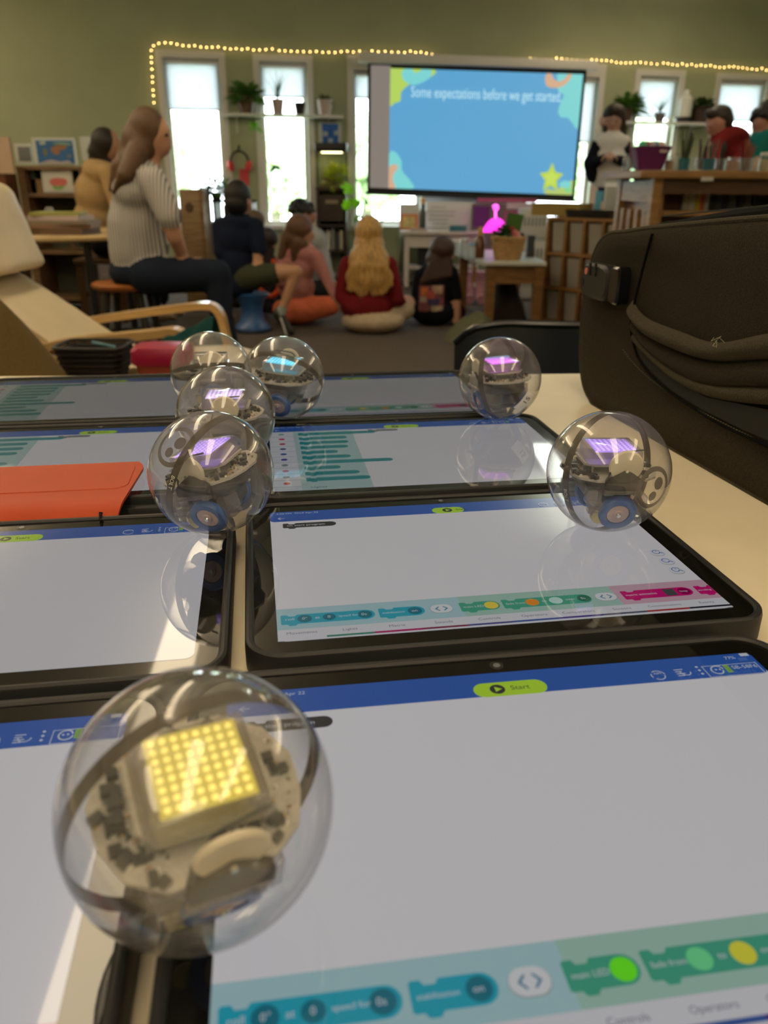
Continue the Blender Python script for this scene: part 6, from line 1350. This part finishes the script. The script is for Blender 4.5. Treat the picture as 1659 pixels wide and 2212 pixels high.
hand(P_, A(1530, 362, -.3), (-.6, -1, -.2), (0, 0, 1), 0, .8, .6); hand(P_, A(1590, 366, -.28), (-.6, -1, -.2), (0, 0, 1), 0, .8, .6)
body('body', P_, [skin((.42, .20, .15)), cloth('red_shirt', (.24, .02, .02)), cloth('dark_trousers', (.02, .02, .025))], t, .013)
hairobj([ell_prim(A(1556, 250), (.085, .085, .075), 0), ell_prim(A(1566, 262), (.06, .075, .075), 0), ell_prim(A(1536, 246, -.03), (.05, .05, .035), 0)], hairm('dark_brown_hair'), t)
Y = 6.0
t = person('curly dark-haired person in a teal shirt at the right edge of the photo', (A(1665, 400).x, Y, 0))
P_ = [ell_prim(A(1665, 350), (.17, .12, .18), 1), ell_prim(A(1663, 300), (.14, .11, .07), 1), ell_prim(A(1665, 410), (.14, .11, .2), 1), cap_prim(A(1655, 300), A(1652, 280), .045, .042, 0), ell_prim(A(1650, 262), (.078, .08, .095), 0), ell_prim(A(1643, 280), (.05, .05, .05), 0), ell_prim(A(1634, 270, -.04), (.013, .012, .015), 0), cap_prim(A(1640, 305, -.08), A(1638, 345, -.12), .055, .045, 1), cap_prim(A(1638, 345, -.12), A(1630, 362, -.22), .036, .028, 0)]
hand(P_, A(1630, 362, -.22), (-.6, -1, -.2), (0, 0, 1), 0, .8, .6)
q = A(1668, 440)
for dx in (-.07, .07): P_ += [cap_prim(Vector((q.x + dx, Y, .74)), Vector((q.x + dx, Y, .42)), .08, .055, 2), cap_prim(Vector((q.x + dx, Y, .42)), Vector((q.x + dx, Y, .09)), .05, .035, 2), cap_prim(Vector((q.x + dx, Y, .05)), Vector((q.x + dx, Y - .12, .03)), .036, .026, 2)]
body('body', P_, [skin((.32, .15, .10)), cloth('teal_shirt', (.01, .13, .12)), cloth('dark_trousers')], t, .013)
rr = random.Random(4); H_ = [ell_prim(A(1660, 252), (.10, .09, .095), 0)]
for i in range(46): a, e = rr.uniform(0, 6.28), rr.uniform(-.3, 1.4); H_.append(ell_prim(A(1660, 254) + Vector((.10 * math.cos(a) * math.cos(e), .09 * math.sin(a) * math.cos(e), .10 * math.sin(e))), (.022, .022, .022), 0))
hairobj(H_, hairm('black_hair', (.006, .005, .006)), t, .009, 1)

# --- children on the carpet
Y = 5.50
t = person('child in a navy T-shirt and olive shorts perched on a blue wobble stool', (A(515, 640).x, Y, 0))
P_ = [ell_prim(A(510, 615), (.135, .12, .09), 1), ell_prim(A(508, 570), (.130, .11, .14), 1), ell_prim(A(510, 515), (.135, .105, .13), 1), ell_prim(A(514, 480), (.125, .09, .055), 1), cap_prim(A(475, 488), A(476, 545, -.05), .052, .045, 1), cap_prim(A(552, 488, -.02), A(560, 538, -.05), .055, .052, 1),
      cap_prim(A(557, 548, -.06), A(556, 575, -.08), .034, .032, 0), cap_prim(A(556, 575, -.08), A(600, 592, -.10), .032, .024, 0), cap_prim(A(516, 478), A(516, 456), .045, .045, 0), ell_prim(A(516, 430), (.078, .085, .10), 0), ell_prim(A(535, 440, .03), (.03, .04, .05), 0), ell_prim(A(540, 446, -.0), (.012, .012, .02), 0)]
hand(P_, A(600, 592, -.10), (1, 0, .05), (0, -.3, 1), 0, .75, .6)
P_ += [cap_prim(A(530, 600, -.05), A(588, 592, -.10), .082, .072, 2), cap_prim(A(590, 590, -.10), A(640, 588, -.12), .060, .045, 0), cap_prim(A(640, 590, -.12), A(610, 665, -.14), .043, .028, 0), cap_prim(A(609, 668, -.14), A(604, 680, -.15), .034, .034, 3), cap_prim(A(600, 678, -.15), Vector((A(628, 705, -.16).x, Y - .17, .03)), .034, .028, 4),
       cap_prim(A(490, 620, .05), A(480, 640, .25), .07, .06, 2), cap_prim(A(480, 642, .25), Vector((A(478, 690).x, Y + .35, .05)), .045, .03, 0)]
body('body', P_, [skin((.46, .25, .15)), cloth('navy_tshirt', (.010, .015, .035)), cloth('olive_shorts', (.05, .055, .032)), M('white_sock', (.25, .3, .27), .8), M('black_trainer', (.012, .012, .013), .5)], t, .010)
hairobj([ell_prim(A(513, 422, -.005), (.088, .098, .095), 0), ell_prim(A(511, 440, -.035), (.076, .075, .075), 0)], hairm('black_hair'), t, .010)
obj('ear', MB().ell(A(537, 437, -.06), (.010, .014, .022), 10), skin((.46, .25, .15)), t)
mb = MB(); mb.tube([A(606, 686, -.19), Vector((A(626, 705).x, Y - .2, .012))], .006, 6); obj('shoe_sole', mb, M('sole_white', (.6, .6, .58), .6), t)
q = Vector((A(545, 700).x, Y, 0)); t = thing('wobble_stool', 'blue plastic wobble stool under the child in the navy T-shirt', 'stool', (q.x, Y + .02, 0))
mb = MB(); mb.lathe([(0, 0), (.10, 0), (.125, .012), (.125, .03), (.085, .07), (.07, .14), (.085, .20), (.115, .235), (.12, .25), (.10, .258), (0, .25)], seg=36); obj('stool_body', mb, M('blue_plastic', (.03, .10, .28), .35), t, world=False)
obj('base_ring', MB().tube([(.12 * math.cos(a), .12 * math.sin(a), .014) for a in [2 * PI * i / 32 for i in range(32)]], .013, closed=True), M('navy_rubber', (.01, .03, .09), .6), t, world=False)

Y = 6.6
t = person('fair brown-haired child mostly hidden behind the child in the navy T-shirt', (A(548, 640).x, Y, 0))
P_ = [ell_prim(A(548, 478), (.07, .075, .085), 0), cap_prim(A(548, 500), A(548, 512), .04, .04, 0), ell_prim(A(548, 540), (.13, .10, .16), 1), ell_prim(A(548, 600), (.15, .13, .12), 1)]
q = A(548, 600); P_ += [cap_prim(Vector((q.x, Y, .12)), Vector((q.x + .1, Y - .18, .08)), .08, .06, 2), cap_prim(Vector((q.x, Y, .12)), Vector((q.x - .12, Y - .18, .08)), .08, .06, 2)]
body('body', P_, [skin(), cloth('grey_top', (.2, .2, .22)), cloth('dark_trousers')], t, .014)
hairobj([ell_prim(A(549, 474, .0), (.085, .085, .08), 0), ell_prim(A(556, 486), (.055, .07, .06), 0)], hairm('fair_brown_hair', (.13, .08, .045)), t, .012)
Y = 6.2
t = person('dark-haired child in dark clothes with an orange sash, between the navy and pink T-shirts', (A(580, 640).x, Y, 0))
P_ = [ell_prim(A(578, 520), (.072, .075, .09), 0), cap_prim(A(578, 545), A(577, 560), .04, .04, 0), ell_prim(A(575, 585), (.12, .10, .13), 1), ell_prim(A(578, 640), (.14, .13, .12), 1), cap_prim(A(560, 575), A(556, 620, -.1), .045, .035, 1), cap_prim(A(592, 575), A(596, 620, -.1), .045, .035, 1)]
q = A(578, 650); P_ += [cap_prim(Vector((q.x, Y - .05, .10)), Vector((q.x + .07, Y - .13, .08)), .07, .055, 1), cap_prim(Vector((q.x, Y - .05, .10)), Vector((q.x - .12, Y - .15, .08)), .07, .055, 1)]
body('body', P_, [skin(), cloth('dark_top', (.02, .016, .025))], t, .014)
hairobj([ell_prim(A(576, 515), (.085, .085, .085), 0), cap_prim(A(574, 530), A(574, 562, -.03), .075, .055, 0)], hairm('dark_brown_hair'), t, .012)
mb = MB(); mb.tube([A(560, 625, -.17), A(585, 640, -.18), A(603, 618, -.16), A(590, 560, -.13)], .018, 8, sm=4); obj('orange_sash', mb, cloth('orange_cloth', (.70, .10, .03)), t)
Y = 6.9
t = person('curly black-haired child in a pale grey hooded top seated before the second window', (A(672, 640).x, Y, 0))
P_ = [ell_prim(A(658, 462), (.078, .08, .09), 0), ell_prim(A(672, 470), (.04, .05, .05), 0), ell_prim(A(684, 466, -.01), (.013, .012, .015), 0), cap_prim(A(662, 480), A(666, 495), .04, .045, 0), ell_prim(A(672, 520), (.14, .11, .11), 1), ell_prim(A(672, 570), (.15, .12, .15), 1), cap_prim(A(690, 515), A(704, 570, -.05), .055, .05, 1), cap_prim(A(704, 570, -.05), A(718, 610, -.1), .045, .03, 1), ell_prim(A(675, 630), (.16, .14, .12), 2)]
hand(P_, A(718, 610, -.1), (.5, -.5, -.5), (0, 0, 1), 0, .75, .5)
q = A(675, 640); P_ += [cap_prim(Vector((q.x, Y, .12)), Vector((q.x + .24, Y - .12, .09)), .08, .06, 2), cap_prim(Vector((q.x, Y, .12)), Vector((q.x - .06, Y - .15, .09)), .08, .06, 2)]
body('body', P_, [skin((.40, .20, .13)), cloth('pale_grey_top', (.36, .38, .40)), cloth('dark_trousers')], t, .013)
rr = random.Random(9); H_ = [ell_prim(A(650, 453), (.095, .09, .075), 0)]
for i in range(40): a, e = rr.uniform(0, 6.28), rr.uniform(-.2, 1.4); H_.append(ell_prim(A(650, 455) + Vector((.10 * math.cos(a) * math.cos(e), .09 * math.sin(a) * math.cos(e), .08 * math.sin(e))), (.022, .022, .022), 0))
hairobj(H_, hairm('black_hair'), t, .009, 1)

Y = 5.85
t = person('child with brown hair, pale pink top and coral orange shorts sitting on the carpet', (A(650, 690).x, Y, 0))
P_ = [ell_prim(A(640, 620), (.135, .12, .11), 1), ell_prim(A(642, 580), (.125, .105, .12), 1), ell_prim(A(652, 548), (.125, .095, .075), 1), cap_prim(A(685, 556, -.04), A(703, 598, -.07), .050, .043, 1), cap_prim(A(703, 600, -.07), A(722, 640, -.12), .038, .026, 1), cap_prim(A(612, 556), A(606, 610, -.1), .048, .04, 1),
      cap_prim(A(652, 548), A(652, 525), .042, .042, 0), ell_prim(A(652, 500), (.075, .078, .095), 0), ell_prim(A(668, 508, .02), (.035, .04, .05), 0), ell_prim(A(678, 508), (.011, .011, .014), 0)]
hand(P_, A(722, 640, -.12), (.4, -.5, -.5), (0, 0, 1), 0, .75, .5)
q = Vector((A(652, 690).x, Y, 0)); P_ += [ell_prim(q + Vector((-.02, -.02, .10)), (.17, .15, .10), 2), cap_prim(q + Vector((-.10, -.08, .09)), q + Vector((-.15, .06, .09)), .085, .07, 2), cap_prim(q + Vector((.05, -.05, .11)), q + Vector((.21, -.02, .13)), .09, .07, 2), cap_prim(q + Vector((.21, -.02, .12)), q + Vector((.06, .22, .06)), .05, .035, 0), cap_prim(q + Vector((-.15, .06, .09)), q + Vector((.0, .28, .05)), .05, .035, 0), cap_prim(q + Vector((.06, .22, .05)), q + Vector((-.04, .28, .04)), .035, .025, 0)]
body('body', P_, [skin(), cloth('pale_pink_top', (.46, .20, .19), .12, 40), cloth('coral_shorts', (.78, .19, .10), .08, 30)], t, .011)
hairobj([ell_prim(A(646, 493), (.095, .095, .10), 0), ell_prim(A(640, 515), (.085, .09, .09), 0), cap_prim(A(622, 510), A(608, 556, -.03), .050, .032, 0), cap_prim(A(642, 525, -.05), A(634, 562, -.08), .055, .02, 0), cap_prim(A(656, 528, -.04), A(646, 566, -.07), .035, .015, 0)], hairm('chestnut_hair', (.12, .055, .030)), t, .010)

Y = 5.55
t = person('child with very long golden blonde hair, red jacket and cream skirt sitting on the carpet', (A(795, 715).x, Y, 0))
P_ = [ell_prim(A(792, 660), (.185, .13, .12), 1), ell_prim(A(795, 610), (.16, .12, .14), 1), ell_prim(A(797, 568), (.155, .10, .08), 1), cap_prim(A(752, 572), A(738, 640, -.03), .058, .052, 1), cap_prim(A(840, 572), A(858, 645, -.03), .058, .05, 1), cap_prim(A(738, 640, -.03), A(760, 668, -.10), .05, .04, 1), cap_prim(A(858, 645, -.03), A(870, 655, .15), .045, .03, 1),
      cap_prim(A(797, 560), A(797, 535), .045, .045, 0), ell_prim(A(797, 508), (.078, .085, .10), 0)]
hand(P_, A(868, 652, .15), (.3, 1, -.1), (0, 0, 1), 0, .75, .4)
q = Vector((A(812, 715).x, Y, 0)); P_ += [ell_prim(q + Vector((-.02, 0, .07)), (.22, .19, .085), 2), cap_prim(q + Vector((.05, 0, .10)), q + Vector((.20, .10, .13)), .09, .07, 2), cap_prim(q + Vector((-.08, 0, .09)), q + Vector((-.17, .14, .09)), .08, .06, 2), cap_prim(q + Vector((.16, .10, .17)), q + Vector((.22, .16, .17)), .065, .055, 0), cap_prim(q + Vector((.22, .18, .16)), q + Vector((.05, .35, .06)), .05, .035, 0)]
body('body', P_, [skin((.58, .33, .26)), cloth('deep_red_jacket', (.15, .010, .014), .1, 30), cloth('cream_skirt', (.48, .38, .27), .1, 30)], t, .011)
H_ = [ell_prim(A(797, 500), (.095, .095, .10), 0), ell_prim(A(797, 528), (.105, .09, .10), 0), ell_prim(A(797, 565, -.04), (.14, .085, .13), 0), ell_prim(A(798, 600, -.05), (.165, .085, .11), 0)]
rr = random.Random(12)
for i in range(26):
    u = i / 25; x1 = 750 + 98 * u + rr.uniform(-3, 3); y1 = 622 + 14 * math.sin(PI * u) + rr.uniform(-6, 8); x0 = 778 + 38 * u
    H_.append(cap_prim(A(x0, 520, -.07), A((x0 + x1) / 2 + rr.uniform(-5, 5), 575, -.11), .016, .020, 0)); H_.append(cap_prim(A((x0 + x1) / 2, 575, -.11), A(x1, y1, -.10), .021, .009, 0))
hairobj(H_, M('golden_blonde_hair', (.46, .27, .085), .45, var=.45, scale=26, stretch=(4, 4, .5), bump=.5), t, .010, 2)

Y = 5.85
t = person('child with long dark hair and a black top with a colourful printed square', (A(938, 705).x, Y, 0))
P_ = [ell_prim(A(935, 665), (.135, .12, .13), 1), ell_prim(A(938, 620), (.13, .105, .13), 1), ell_prim(A(945, 585), (.13, .095, .07), 1), cap_prim(A(975, 590), A(986, 640, -.02), .052, .045, 1), cap_prim(A(986, 640, -.02), A(988, 682, -.05), .036, .026, 0), cap_prim(A(908, 596), A(900, 640, .05), .05, .042, 1),
      cap_prim(A(950, 585), A(955, 565), .042, .042, 0), ell_prim(A(958, 545), (.075, .078, .09), 0), ell_prim(A(974, 548, .04), (.03, .04, .045), 0)]
hand(P_, A(988, 682, -.05), (.1, -.3, -1), (-1, 0, 0), 0, .75, .3)
q = Vector((A(935, 705).x, Y, 0)); P_ += [ell_prim(q + Vector((0, 0, .09)), (.16, .14, .10), 1), cap_prim(q + Vector((.04, .04, .07)), q + Vector((.20, .12, .07)), .065, .05, 2), cap_prim(q + Vector((-.06, .02, .07)), q + Vector((-.16, .16, .09)), .065, .05, 2), cap_prim(q + Vector((.2, .12, .06)), q + Vector((.05, .3, .05)), .045, .03, 2)]
body('body', P_, [skin(), cloth('black_top', (.008, .009, .014)), cloth('plum_trousers', (.07, .03, .045))], t, .011)
H_ = [ell_prim(A(955, 538), (.092, .095, .09), 0), ell_prim(A(945, 562), (.085, .085, .09), 0)]
for i in range(12):
    u = i / 11; H_.append(cap_prim(A(940 + 26 * u, 560, -.05), A(908 + 66 * u, 612 - 16 * u, -.09), .030, .012, 0))
hairobj(H_, hairm('deep_brown_hair', (.040, .018, .013)), t, .011, 2)
# printed square follows the back
mb = MB()
def prn(px0, py0, px1, py1, col, k, dy):
    a, b = A(px0, py0), A(px1, py1); mb = MB()
    mb.grid(lambda u, v: (a.x + (b.x - a.x) * u, Y - .128 - dy + .05 * (2 * ((px0 + (px1 - px0) * u) - 930) / 60) ** 2 * .5, b.z + (a.z - b.z) * v), 10, 8); return obj('printed_picture', mb, M('prt%d' % k, col, .8, var=.3, scale=22), t)
pp = prn(904, 612, 956, 668, (.22, .07, .09), 0, 0)
for k, (a0, b0, a1, b1, c_) in enumerate([(908, 616, 922, 634, (.55, .16, .05)), (932, 612, 953, 630, (.50, .33, .24)), (906, 636, 920, 648, (.42, .33, .27)), (922, 640, 946, 654, (.05, .04, .12)), (930, 655, 954, 667, (.46, .35, .24)), (920, 624, 936, 640, (.45, .08, .08))]): prn(a0, b0, a1, b1, c_, k + 1, .004 + .001 * k)
